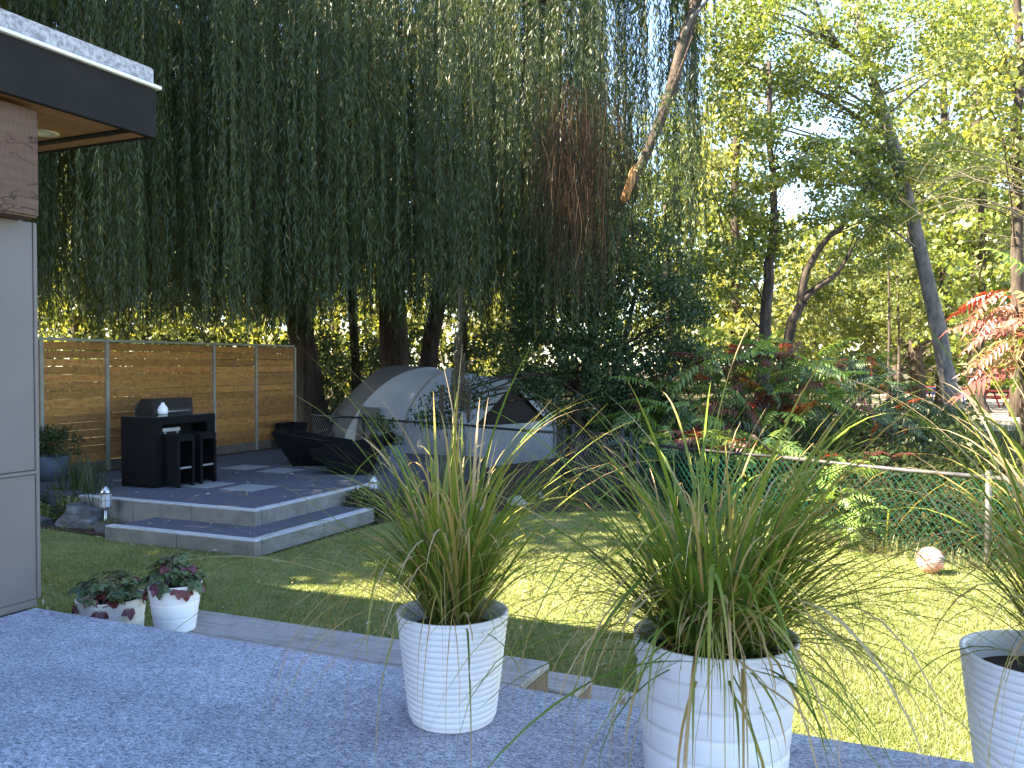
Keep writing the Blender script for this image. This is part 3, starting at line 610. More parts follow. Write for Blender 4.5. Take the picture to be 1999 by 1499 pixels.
chain_fence('chain_link_fence', [(3.5, 8.15), (0.80, 9.52), (-1.22, 10.58), (-3.30, 11.68)], 0.91, 'green chain link fence with galvanised top rail at the lawn edge', M['greenwire'], M['rail'], M['rail'], sag=0.012)
chain_fence('chain_link_fence', [(-4.78, 12.72), (-7.2, 13.75), (-9.75, 14.62), (-12.4, 15.6)], 0.93, 'black chain link fence in front of the grey tent', M['greywire'], M['blackwire'], M['blackwire'], sag=0.015)
gt = empty('garden_gate', (-4.0, 12.2, 0), 'dark metal chain link gate between the green and the black fence', 'gate')
ga, gb = Vector((-3.42, 11.78, 0)), Vector((-4.70, 12.66, 0))
for t in (0.0, 0.12, 0.9):
    q = ga.lerp(gb, t); MB().tube([(q.x, q.y, 0.0), (q.x, q.y, 1.08)], 0.026, 10).build('gate_post', M['blackwire'], gt)
fr = [ga.lerp(gb, .15), ga.lerp(gb, .87)]
MB().tube([fr[0] + Vector((0, 0, .1)), fr[0] + Vector((0, 0, .92)), fr[0].lerp(fr[1], .06) + Vector((0, 0, .98)), fr[0].lerp(fr[1], .94) + Vector((0, 0, .98)), fr[1] + Vector((0, 0, .92)), fr[1] + Vector((0, 0, .1)), fr[0] + Vector((0, 0, .1))], 0.019, 8).build('gate_frame', M['blackwire'], gt)
wire_mesh('wire_mesh', fr[0], fr[1], 0.12, 0.95, M['greywire'], gt)

# ball on the lawn
bm = bmesh.new(); bmesh.ops.create_uvsphere(bm, u_segments=40, v_segments=24, radius=0.127)
for v in bm.verts:
    s = abs(math.sin(3 * math.atan2(v.co.y, v.co.x))); v.co *= 1 - 0.006 * (s < 0.16)
me = bpy.data.meshes.new('ball'); bm.to_mesh(me); bm.free(); me.materials.append(M['ball'])
for f in me.polygons: f.use_smooth = True
o = link('ball', me); o.location = (0.29, 9.18, 0.127); tag(o, 'faded red and pale ball on the lawn against the green fence', 'ball')

# ================================================================== TENT
A = at(640, 800, 21.0); B = at(1003, 800, 17.4); A.z = B.z = 0
te = empty('dome_tent', ((A + B) / 2)[:], 'pale grey family dome tent with taupe rear and dark netting door', 'tent')
ax = (B - A).normalized(); nx = Vector((-ax.y, ax.x, 0)); TL = (B - A).length
def tent_sec(s):
    h = 2.02 * min(1, (max(s, 0) / 0.40)) ** 0.72 if s < 0.40 else 2.02 - 0.30 * ((s - 0.40) / 0.6) ** 1.2
    w = 1.40 * min(1, 0.45 + 1.8 * s); q = max(0, min(1, (s - 0.55) / 0.45)); q = q * q * (3 - 2 * q)
    out_ = []
    for i in range(33):
        t = -1 + 2 * i / 32
        ex, ez = w * math.sin(t * math.pi / 2), h * max(0, math.cos(t * math.pi / 2)) ** 0.8
        if abs(t) > 0.68: px_, pz_ = math.copysign(w, t), 0.82 * (1 - abs(t)) / 0.32
        else: px_, pz_ = w * t / 0.68, 0.82 + (h - 0.82) * (1 - abs(t) / 0.68)
        x = ex * (1 - q) + px_ * q; z = ez * (1 - q) + pz_ * q
        x += 0.012 * mnoise.noise(Vector((s * 9, t * 4, 1)))
        out_.append(A + ax * (s * TL) + nx * x + Vector((0, 0, max(z, 0))))
    return out_
def tent_panel(name, s0, s1, mat, n=10, t0=0, t1=32, off=0.0):
    secs = []
    for k in range(n + 1):
        row = []
        for j in range(t0, t1 + 1):
            tt = abs(j - 16) / 16; a_ = s0(tt) if callable(s0) else s0; b2 = s1(tt) if callable(s1) else s1
            s = a_ + (b2 - a_) * k / n; bul = 0.03 * math.sin(math.pi * k / n); c = A + ax * (s * TL)
            p_ = tent_sec(s)[j]; row.append(p_ - (p_ - c) * (bul - off) * 0.8)
        secs.append(row)
    m_ = len(secs[0]); v = [p_ for s_ in secs for p_ in s_]
    f = [(i * m_ + j, i * m_ + j + 1, (i + 1) * m_ + j + 1, (i + 1) * m_ + j) for i in range(n) for j in range(m_ - 1)]
    return MB().add(v, f, True).build(name, mat, te)
seam = lambda t: 0.60 - 0.24 * t ** 1.3
tent_panel('rear_panel', 0.0, seam, M['tentdark'])
tent_panel('middle_panel', seam, 0.70, M['tentlight'])
tent_panel('front_panel', 0.70, 1.0, M['tentlight'])
tent_panel('rear_window', 0.46, 0.56, M['tentdark'], 6, 1, 5, 0.045)
for s in (0.70, 1.0):
    MB().tube([p_ + (p_ - (A + ax * s * TL)) * 0.012 for p_ in tent_sec(s)], 0.020, 6).build('pole_sleeve', M['tentpole'] if s < 1 else M['tentlight'], te)
fs = tent_sec(0.985); MB().add(fs, [tuple(range(len(fs)))]).build('netting_door', M['tentmesh'], te)
fc = A + ax * (0.995 * TL)
MB().add([fc - nx * 1.38, fc + nx * 1.38, fc + nx * 1.38 + Vector((0, 0, .86)), fc + nx * .5 + Vector((0, 0, .80)), fc - nx * .5 + Vector((0, 0, .81)), fc - nx * 1.38 + Vector((0, 0, .86))], [(0, 1, 2, 3, 4, 5)]).build('door_flap', M['tentlight'], te)
for sg in (-1, 1):
    a0 = fc + ax * 0.006 + nx * sg * 1.38 + Vector((0, 0, .84)); a1 = fc + ax * 0.006 + Vector((0, 0, 1.70)); a2 = fc + ax * .006 + nx * sg * 1.12 + Vector((0, 0, .84))
    MB().add([a0, a1, a1 - Vector((0, 0, .10)), a2], [(0, 1, 2, 3)]).build('door_edge', M['tentlight'], te)
for (s, sg, dd) in ((0.36, -1, 0.9), (0.7, -1, 0.9), (1.0, -1, 0.7)):
    q = A + ax * s * TL + nx * sg * 1.2; MB().tube([q + Vector((0, 0, 1.0)), q + nx * sg * dd], 0.006, 5).build('guy_line', M['tentpole'], te)

# ================================================================== TREES
def smooth_path(pts, n=14, wob=0.0):
    pts = [Vector(p) for p in pts]; out_ = []
    m_ = len(pts) - 1
    for i in range(n + 1):
        t = i / n * m_; k = min(int(t), m_ - 1); f = t - k
        p0 = pts[max(k - 1, 0)]; p1_ = pts[k]; p2_ = pts[k + 1]; p3 = pts[min(k + 2, m_)]
        q = 0.5 * ((2 * p1_) + (p2_ - p0) * f + (2 * p0 - 5 * p1_ + 4 * p2_ - p3) * f * f + (3 * p1_ - p0 - 3 * p2_ + p3) * f ** 3)
        if wob and 0 < i < n: q = q + Vector((random.uniform(-wob, wob), random.uniform(-wob, wob), 0))
        out_.append(q)
    return out_
def trunk(name, pts, r0, r1, mat, parent, n=16, seg=12, wob=0.0, flare=1.5, jit=0.08):
    P = smooth_path(pts, n, wob); L = len(P)
    rad = [r0 + (r1 - r0) * (i / (L - 1)) ** 0.8 for i in range(L)]
    rad[0] *= flare; rad[1] *= 1 + (flare - 1) * 0.35
    MB().tube(P, rad, seg, jit).build(name, mat, parent); return P
def branches(name, origin_pts, targets, r0, mat, parent, seg=5):
    """limbs from the trunk path out to clump centres"""
    mb = MB()
    for c in targets:
        c = Vector(c); best = min(origin_pts, key=lambda q: (q - c).length * random.uniform(.7, 1.4) + max(0, q.z - c.z + 0.6) * 3)
        mid = best.lerp(c, 0.5) + Vector((random.uniform(-.2, .2), random.uniform(-.2, .2), random.uniform(0.0, .35))) * min(1, (c - best).length / 3)
        L = (c - best).length; r = min(r0, 0.008 + 0.008 * L)
        mb.tube(smooth_path([best, mid, c], 6, 0.02), [r * (1 - 0.75 * i / 6) for i in range(7)], seg)
    return mb.build(name, mat, parent)

# ---------------------------------------------------------------- weeping willow
wc = at(560, 700, 21.5); wc.z = 0
wt = empty('weeping_willow', at(770, 860, 20.5)[:], 'huge weeping willow with hanging dark green curtains over the fence and tent', 'tree')
wt.location.z = 0
def gpt(x, y, d, z=None):
    q = at(x, y, d)
    if z is not None: q.z = z
    return q
WB = M['willowbark']
T1 = trunk('trunk', [gpt(775, 900, 21, -.1), gpt(772, 760, 21), gpt(765, 600, 21), gpt(750, 380, 21), gpt(735, 60, 21.5), gpt(730, -250, 22)], 0.42, 0.22, WB, wt, jit=.12)
T2 = trunk('trunk', [gpt(622, 900, 19, -.1), gpt(600, 760, 19), gpt(585, 640, 19), gpt(548, 470, 19.4), gpt(545, 300, 20), gpt(520, -100, 21)], 0.40, 0.18, WB, wt, jit=.12)
T3 = trunk('trunk', [gpt(830, 900, 22, -.1), gpt(838, 690, 22), gpt(858, 560, 22.5), gpt(846, 380, 23), gpt(860, 0, 24)], 0.28, 0.14, WB, wt, jit=.1)
T4 = trunk('trunk', [gpt(900, 900, 23.5, -.1), gpt(905, 640, 23.5), gpt(890, 420, 24), gpt(900, 0, 25)], 0.14, 0.08, WB, wt, jit=.1)
T5 = trunk('trunk', [gpt(700, 900, 24, -.1), gpt(690, 640, 24), gpt(660, 380, 24.5), gpt(600, 0, 25)], 0.15, 0.09, WB, wt, jit=.1)
# hanging strands in clusters
cl_c = []
def willow_accept(l, dpt):
    u = (l + 5.2) / 10.6; v = (dpt - 21.3) / 9.6
    return u * u + v * v < 1
tries = 0
while len(cl_c) < 500 and tries < 20000:
    tries += 1
    l = rng.uniform(-15.8, 5.4); dpt = 21.3 + 9.6 * rng.uniform(-1, 0.6)
    if not willow_accept(l, dpt): continue
    front = (21.3 - dpt) / 9.6
    if rng.random() > 0.45 + 0.55 * max(front, 0): continue
    pxx = 999.5 + FPX * l / dpt
    if pxx > 1180 and rng.random() < 0.30: continue
    if pxx > 1395 or pxx < -60: continue
    cl_c.append((l, dpt, front, pxx))
SP = []; SD = []; SN = []; SL = []; SW = []; ST = []; tw_pts = []
for (l, dpt, front, pxx) in cl_c:
    nstr = int(rng.integers(7, 12)) if pxx < 1180 else int(rng.integers(4, 7))
    ct = rng.random()
    base = Vector((0, 0, 0)) + RIGHT * l + FWD * dpt
    zb0 = 2.34 + abs(rng.normal()) * 0.38
    if front < 0.25: zb0 += rng.uniform(0.3, 1.8)
    if 560 < pxx < 1100: zb0 += 0.12
    if pxx > 1180: zb0 = rng.uniform(2.7, 5.4)
    if 95 < pxx < 172: zb0 = rng.uniform(4.0, 6.5) if dpt < 19 else rng.uniform(3.0, 5.5)
    ztop = min(11.5, 2.0 + dpt * 0.43 + 0.5)
    spread = rng.uniform(0.05, 0.26)
    for s in range(nstr):
        ox, oy = rng.normal(0, spread, 2)
        zb = zb0 + abs(rng.normal()) * 0.38 * (1 + 1.2 * (s > 4))
        L = ztop - zb
        if L < 0.6: continue
        step = 0.031 if front > 0.35 else 0.058
        n = int(L / step); z = ztop - (np.arange(n) + rng.random(n)) * step
        t = (ztop - z) / L
        stt = rng.random() ** 1.5; sx, sy = rng.normal(0, 0.16, 2); ph = rng.uniform(0, 6.28, 2)
        X = base.x + ox + sx * t + 0.035 * np.sin(z * 1.7 + ph[0]); Y = base.y + oy + sy * t + 0.035 * np.sin(z * 1.4 + ph[1])
        az = rng.uniform(0, 6.283, n); outw = rng.uniform(0.1, 0.75, n)
        D = np.stack([np.cos(az) * outw, np.sin(az) * outw, -np.ones(n)], 1)
        Nn = rng.normal(size=(n, 3))
        SP.append(np.stack([X, Y, z], 1)); SD.append(D); SN.append(Nn)
        big = 1.0 if front > 0.35 else 1.9
        SL.append(rng.uniform(0.09, 0.165, n) * big); SW.append(rng.uniform(0.011, 0.019, n) * big)
        yel = 0.10 if rng.random() < 0.04 else 0.0
        ST.append(np.clip(rng.random(n) * 0.45 + ct * 0.20 + 0.24 * stt + (rng.random(n) < 0.012 + yel) * 0.5, 0, 1))
        k = 9; zz = np.linspace(ztop, zb, k); tt = np.linspace(0, 1, k)
        tw_pts.append(np.stack([base.x + ox + sx * tt + 0.035 * np.sin(zz * 1.7 + ph[0]), base.y + oy + sy * tt + 0.035 * np.sin(zz * 1.4 + ph[1]), zz], 1))
SP = np.concatenate(SP); 
cw = leaves('crown', SP, np.concatenate(SD), np.concatenate(SN), np.concatenate(SL), np.concatenate(SW), np.concatenate(ST), M['willow'], wt)
tw_pts = np.array(tw_pts); v, f = ribbons(tw_pts, np.full(tw_pts.shape[:2], 0.005))
link('hanging_twigs', np_mesh('hanging_twigs', v, f, M['willowtwig']), wt)['kind'] = 'stuff'
# the dome of the crown over the curtains
dome = []
for _ in range(420):
    a, r = rng.uniform(0, 6.283), math.sqrt(rng.random())
    l = -5.2 + 10.4 * r * math.cos(a); dpt = 21.0 + 10.2 * r * math.sin(a)
    if 999.5 + FPX * l / dpt > 1330: continue
    if l > -4.5 and dpt < 16 and rng.random() < 0.75: continue
    q = RIGHT * l + FWD * dpt; zt = 8.6 + 5.5 * (1 - r * r)
    zt = max(zt, 2.0 + dpt * 0.45 + 0.5)
    dome.append((q.x, q.y, zt + rng.uniform(-0.6, 0.4)))
cloud('upper_crown', dome, (0.9, 0.9, 0.7), 160, 0.26, 0.08, M['willow'], wt, droop=1.2, up=0.2)
branches('upper_limbs', T1[-3:] + T2[-3:] + T3[-2:] + T5[-2:], dome[::3], 0.12, WB, wt)
# snapped limb hanging at an angle on the right of the curtain
LB = [gpt(1222, 385, 15.6), gpt(1262, 300, 15.7), gpt(1306, 190, 15.9), gpt(1330, 100, 16.1), gpt(1352, 20, 16.3), gpt(1385, -90, 16.6), gpt(1400, -250, 17)]
trunk('snapped_limb', LB, 0.070, 0.145, M['bark'], wt, n=16, seg=10, flare=1.0, jit=.08)
MB().tube(smooth_path([gpt(1217, 395, 15.53), gpt(1228, 362, 15.5), gpt(1240, 322, 15.56)], 6), [0.04, 0.082, 0.085, 0.084, 0.08, 0.065, 0.025], 9, 0.18).build('split_wood', M['rawwood'], wt)
MB().tube(smooth_path([gpt(1336, 75, 16.1), gpt(1350, 35, 16.0), gpt(1378, 5, 16.0), gpt(1400, -40, 16.0)], 6), [0.05, .045, .04, .035, .03, .025, .02], 7, 0.1).build('side_branch', M['palebark'], wt)
MB().tube(smooth_path([gpt(1306, 190, 15.9), gpt(1330, 130, 15.7), gpt(1352, 70, 15.6)], 5), [0.04, .035, .028, .022, .015, .008], 7, 0.1).build('side_branch', M['redbark'], wt)
# dead brown strands
k = 10; dp = []
for _ in range(520):
    xx = rng.normal(1128, 42); d_ = rng.uniform(12.4, 15.0); y0_ = rng.uniform(150, 330); y1_ = y0_ + rng.uniform(120, 320)
    a = gpt(xx, y0_, d_); b_ = gpt(xx + rng.normal(0, 16), y1_, d_ + rng.uniform(-.2, .2)); t = np.linspace(0, 1, k)[:, None]
    pp = np.array(a) * (1 - t) + np.array(b_) * t; pp[:, :2] += 0.05 * np.sin(t * rng.uniform(2, 7) + rng.uniform(0, 6)); dp.append(pp)
dp = np.array(dp); v, f = ribbons(dp, np.full(dp.shape[:2], 0.008))
link('dead_strands', np_mesh('dead_strands', v, f, M['deadstrand'], tint=np.repeat(rng.random(len(dp)), 2 * k)), wt)['kind'] = 'stuff'
# light green suckers beside the limb
cl = [gpt(rng.uniform(1240, 1345), rng.uniform(190, 420), rng.uniform(15.3, 16.2))[:] for _ in range(46)]
cloud('sucker_leaves', cl, (0.16, 0.16, 0.28), 45, 0.085, 0.022, M['cotton'], wt, droop=1.0, up=0.2)

# ---------------------------------------------------------------- dark leafy tree in front of the tent
dt = empty('dark_leafy_tree', gpt(1135, 880, 16, 0)[:], 'small dark leaved tree with drooping sprays at the right of the tent', 'tree')
TP = trunk('trunk', [gpt(1125, 905, 16, -.1), gpt(1132, 800, 16), gpt(1150, 700, 16), gpt(1165, 560, 16), gpt(1170, 430, 16)], 0.17, 0.05, M['bark'], dt, wob=.02)
TP2 = trunk('trunk', [gpt(1190, 905, 16.3, -.1), gpt(1195, 760, 16.3), gpt(1225, 640, 16.3), gpt(1262, 500, 16.3)], 0.09, 0.03, M['bark'], dt, wob=.02)
cl = []
while len(cl) < 340:
    xx, yy = rng.uniform(985, 1385), rng.uniform(395, 850)
    e_ = ((xx - 1185) / 195) ** 2 + ((yy - 625) / 225) ** 2
    if e_ > 1: continue
    cl.append(gpt(xx, yy, rng.uniform(14.6, 17.0))[:])
for (xx, yy, d_) in [(845, 790, 14.8), (870, 770, 14.8), (895, 755, 14.9), (930, 740, 15), (850, 812, 14.8), (880, 800, 14.8), (915, 790, 14.8), (905, 770, 14.8), (940, 765, 14.9), (825, 815, 14.8), (870, 825, 14.8), (1085, 725, 15.2)]:
    cl.append(gpt(xx, yy, d_)[:])
cloud('crown', cl, (0.30, 0.30, 0.22), 135, 0.075, 0.034, M['darkleaf'], dt, droop=0.7, up=0.5, tint_by=0.4)
branches('limbs', TP[6:] + TP2[5:], cl[::4] + cl[-11::2], 0.05, M['bark'], dt)

# ---------------------------------------------------------------- generic broadleaf tree
def broadleaf(name, label, cat, trunks, crown, nclump, rad, nleaf, L, Wd, mleaf, mbark, group=None, limb_r=0.07, droop=0.35, up=0.5, limb_every=2):
    """trunks: list of (points, r0, r1); crown: list of (px, py, depth, rx px, ry px, depth spread) masses of foliage"""
    e = empty(name, Vector(trunks[0][0][0])[:], label, cat, group); e.location.z = 0
    paths = []
    for (pts, r0, r1) in trunks: paths += trunk('trunk', pts, r0, r1, mbark, e, wob=0.03)[2:]
    area = sum(c[3] * c[4] for c in crown); cl_ = []
    for (cx_, cy_, d_, rx, ry, ds) in crown:
        for _ in range(max(1, int(nclump * rx * ry / area))):
            a = rng.uniform(0, 6.283); r = math.sqrt(rng.random())
            cl_.append(gpt(cx_ + rx * r * math.cos(a), cy_ + ry * r * math.sin(a), d_ + rng.uniform(-ds, ds))[:])
    cl_ = [c if c[2] > 0.3 else (c[0], c[1], 0.3) for c in cl_]
    cloud('crown', cl_, rad, nleaf, L, Wd, mleaf, e, droop, up, 0.35)
    branches('limbs', paths, cl_[::limb_every], limb_r, mbark, e)
    return e
# big leaning cottonwood with the grey trunk
broadleaf('leaning_cottonwood', 'tall grey trunked tree leaning left over the dirt clearing', 'tree',
    [([gpt(1872, 850, 27, -.2), gpt(1862, 800, 27), gpt(1835, 660, 27), gpt(1800, 500, 27), gpt(1755, 320, 27), gpt(1722, 210, 27), gpt(1694, 120, 27.2), gpt(1660, -60, 27.5)], 0.30, 0.13),
     ([gpt(1694, 120, 27.2), gpt(1665, 110, 27), gpt(1625, 70, 26.5), gpt(1590, 0, 26)], 0.10, 0.05)],
    [(1560, 70, 26, 190, 110, 1.8), (1790, 60, 27, 150, 90, 2), (1640, 180, 26.5, 110, 60, 1.2), (1480, 150, 26, 90, 110, 1.5), (1660, 290, 26, 90, 50, 1.2), (1700, 330, 26.5, 60, 50, 1), (1860, 330, 27.5, 80, 60, 1.5), (1560, 340, 25.5, 110, 30, 1)],
    300, (0.62, 0.62, 0.30), 88, 0.115, 0.095, M['cotton'], M['palebark'], 'trees beyond the green fence', limb_every=6)
broadleaf('upright_tree', 'dark trunked tree with layered sprays of leaves left of the forked trunk', 'tree',
    [([gpt(1488, 860, 24, -.2), gpt(1494, 640, 24), gpt(1504, 500, 24), gpt(1512, 420, 24), gpt(1505, 300, 24.3), gpt(1500, 120, 24.6)], 0.20, 0.06)],
    [(1540, 255, 23.5, 100, 30, 1.0), (1500, 330, 23.6, 85, 34, 1.0), (1570, 420, 23.4, 120, 22, 0.9), (1450, 400, 24, 70, 40, 1), (1520, 470, 23.6, 80, 25, .8), (1590, 300, 23.4, 60, 30, .8), (1420, 520, 23.8, 60, 60, 1.2), (1620, 390, 23.2, 70, 16, .6)],
    105, (0.5, 0.5, 0.20), 85, 0.105, 0.085, M['cotton'], M['bark'], 'trees beyond the green fence', limb_every=4)
broadleaf('forked_tree', 'dark tree forking low into two curving stems before lime foliage', 'tree',
    [([gpt(1530, 800, 26, -.2), gpt(1540, 655, 26), gpt(1562, 600, 26), gpt(1566, 560, 26), gpt(1580, 520, 26), gpt(1610, 470, 26), gpt(1655, 430, 26.3), gpt(1690, 370, 26.6)], 0.19, 0.06),
     ([gpt(1565, 590, 26), gpt(1590, 565, 26), gpt(1632, 535, 26), gpt(1660, 490, 26)], 0.12, 0.05)],
    [(1720, 420, 26.5, 70, 50, 1), (1690, 500, 27, 60, 40, 1), (1740, 340, 27, 50, 60, 1)],
    60, (0.5, 0.5, 0.25), 90, 0.11, 0.09, M['cotton'], M['bark'], 'trees beyond the green fence', limb_every=4)
# trees round the clearing and behind
bgspec = [
    ('clearing_tree', 'thick sunlit trunk on the dirt clearing right of the leaning tree', [(1912, 812, 36), (1905, 740, 36), (1908, 600, 36), (1915, 420, 36.5), (1905, 150, 37)], 0.42, [(1940, 430, 36, 100, 150, 3), (1900, 620, 37, 120, 80, 3), (1950, 220, 37, 90, 110, 3), (1850, 400, 38, 70, 120, 3)], 'cotton'),
    ('clearing_tree', 'sunlit trunk on the dirt clearing between the picnic tables and the sumac', [(1795, 798, 41), (1790, 720, 41), (1782, 600, 41), (1780, 400, 41)], 0.42, [(1800, 560, 41, 120, 70, 3), (1830, 450, 42, 90, 70, 3), (1740, 600, 40, 90, 60, 3)], 'bgleaf'),
    ('clearing_tree', 'slim far trunk behind the forked tree at the clearing edge', [(1690, 790, 44), (1694, 640, 44), (1700, 430, 44)], 0.26, [(1690, 590, 43, 130, 80, 3), (1650, 680, 42, 110, 50, 3)], 'bgleaf'),
    ('clearing_tree', 'pale birch-like trunk rising out of the top right corner', [(1990, 800, 33), (1985, 400, 33), (1985, 260, 33), (1990, 80, 33), (1975, -120, 33)], 0.26, [(1900, 120, 33, 90, 130, 3), (1980, 300, 33, 70, 120, 3)], 'lime'),
    ('background_tree', 'yellow green rounded tree glowing behind the forked stems', [(1590, 790, 50), (1590, 600, 50)], 0.35, [(1580, 570, 50, 75, 110, 4), (1610, 640, 50, 70, 80, 4)], 'lime'),
    ('background_tree', 'tall sunlit tree between the willow curtain and the upright tree', [(1440, 800, 38), (1435, 500, 38), (1440, 150, 38)], 0.3, [(1430, 330, 38, 75, 200, 4), (1460, 620, 38, 90, 100, 4), (1440, 60, 39, 90, 90, 4)], 'lime'),
    ('background_tree', 'sunlit tree seen through the right edge of the willow', [(1310, 800, 40), (1300, 400, 40)], 0.3, [(1330, 560, 40, 110, 150, 4), (1360, 280, 41, 60, 130, 4)], 'bgleaf'),
    ('background_tree', 'sunlit tree glowing behind the tent roof', [(900, 800, 34), (905, 600, 34)], 0.3, [(900, 640, 34, 150, 120, 3), (1060, 620, 36, 110, 140, 3)], 'lime'),
    ('background_tree', 'sunlit tree glowing between the willow trunks and the fence end', [(660, 800, 31), (655, 600, 31)], 0.3, [(650, 640, 31, 130, 110, 3)], 'lime'),
    ('background_tree', 'yellow sunlit tree showing above the cedar fence middle', [(400, 800, 33), (405, 600, 33)], 0.3, [(400, 620, 33, 150, 100, 3)], 'lime'),
    ('background_tree', 'yellow sunlit tree showing between the house wall and the willow', [(150, 800, 34), (145, 500, 34)], 0.3, [(140, 570, 34, 120, 150, 3), (250, 620, 35, 110, 90, 3)], 'lime'),
    ('background_tree', 'tall tree crown behind the leaning trunk near the top right', [(1750, 790, 52), (1760, 400, 52)], 0.35, [(1860, 500, 52, 120, 150, 5), (1760, 520, 54, 100, 90, 5), (1960, 560, 52, 90, 160, 5)], 'bgleaf'),
    ('background_tree', 'tall airy tree filling the upper right behind the leaning trunk', [(1840, 790, 42), (1845, 400, 42), (1840, 60, 42)], 0.28, [(1840, 190, 42, 100, 110, 4), (1930, 60, 42, 110, 90, 4), (1760, 300, 43, 90, 80, 4), (1850, 330, 42, 110, 80, 4)], 'bgleaf'),
    ('background_tree', 'tall tree far behind the willow crown', [(500, 800, 44), (500, 300, 44)], 0.4, [(500, 350, 44, 260, 230, 4), (200, 380, 44, 200, 230, 4)], 'bgleaf'),
    ('background_tree', 'tall tree far behind the dark leafy tree', [(1000, 800, 46), (1000, 300, 46)], 0.4, [(1000, 380, 46, 260, 220, 4)], 'bgleaf'),
]
for (nm, lb, tp, r0, cr_, ml) in bgspec:
    pts = [gpt(*tp[0], -.2)] + [gpt(*q) for q in tp[1:]]
    ar = sum(c[3] * c[4] for c in cr_) * (cr_[0][2] / FPX) ** 2
    k = int(max(50, min(330, ar * 7.0)))
    broadleaf(nm, lb, 'tree', [(pts, r0, r0 * 0.45)], cr_, k, (0.95, 0.95, 0.55), 50, 0.25, 0.20, M[ml], M['bark'], 'trees round the clearing' if nm == 'clearing_tree' else 'trees far behind', 0.1, limb_every=3)
# thin stems in the undergrowth
for (xx, yb, yt, d_, lb) in [(1733, 790, 430, 33, 'thin dark sapling stem left of the leaning trunk'), (1752, 790, 520, 34, 'thin dark sapling stem just beside the leaning trunk')]:
    e = empty('sapling', gpt(xx, yb, d_, 0)[:], lb, 'tree', 'thin saplings')
    P_ = trunk('trunk', [gpt(xx, yb, d_, -.1), gpt(xx + 3, (yb + yt) / 2, d_), gpt(xx - 2, yt, d_)], 0.07, 0.03, M['bark'], e, n=8, seg=7)
    cloud('crown', [gpt(xx + rng.uniform(-45, 45), yt + rng.uniform(-30, 130), d_ + rng.uniform(-.6, .6))[:] for _ in range(20)], (0.5, .5, .25), 60, .12, .09, M['bgleaf'], e)
# bare arching twigs at the right
bt_ = empty('bare_shrub', gpt(1990, 700, 14, 0)[:], 'bare pale twigs arching in from the right edge', 'shrub')
for i in range(16):
    y0_ = rng.uniform(270, 470)
    P_ = [gpt(2060, y0_ + 60, 14), gpt(1960 - rng.uniform(0, 60), y0_ + rng.uniform(-10, 40), 14 + rng.uniform(-.4, .4)), gpt(1870 - rng.uniform(0, 60), y0_ + rng.uniform(-20, 40), 14 + rng.uniform(-.4, .4)), gpt(1800 - rng.uniform(0, 50), y0_ + rng.uniform(-40, 60), 14)]
    MB().tube(smooth_path(P_, 12), [0.010 * (1 - 0.75 * j / 12) for j in range(13)], 5).build('twig', M['twig'], bt_)
MB().tube(smooth_path([gpt(2080, 920, 14, -.1), gpt(2085, 700, 14), gpt(2070, 420, 14), gpt(2055, 300, 14)], 10), [0.05 * (1 - .07 * j) for j in range(11)], 7).build('stem', M['palebark'], bt_)

# unseen trees added at the far side of the house to shade the patio and the curtain (out of view to the left)
def shade_tree(loc, cz, rr, n, label):
    e = empty('shade_tree', (loc[0], loc[1], 0), label, 'tree', 'added shade trees')
    P_ = trunk('trunk', [(loc[0], loc[1], -.1), (loc[0] + .1, loc[1], 3), (loc[0], loc[1] + .2, cz)], 0.35, 0.12, M['bark'], e, n=8)
    cl_ = []
    while len(cl_) < n:
        q = rng.uniform(-1, 1, 3)
        if q @ q > 1: continue
        cl_.append((loc[0] + q[0] * rr[0], loc[1] + q[1] * rr[1], cz + q[2] * rr[2]))
    cloud('crown', cl_, (0.9, 0.9, 0.6), 42, 0.32, 0.25, M['bgleaf'], e)
    branches('limbs', P_[3:], cl_[::4], 0.1, M['bark'], e)
shade_tree((-15.6, 5.6), 9.8, (4.4, 5.6, 5.2), 330, 'unseen leafy tree added to shade the patio, nearest the deck')
shade_tree((-16.6, 0.9), 8.6, (4.0, 3.4, 4.4), 105, 'unseen leafy tree added to shade the lawn, furthest from the willow')
shade_tree((-21.0, 10.5), 11.0, (6.0, 5.5, 6.0), 230, 'unseen leafy tree added to shade the willow, beyond the house wing')

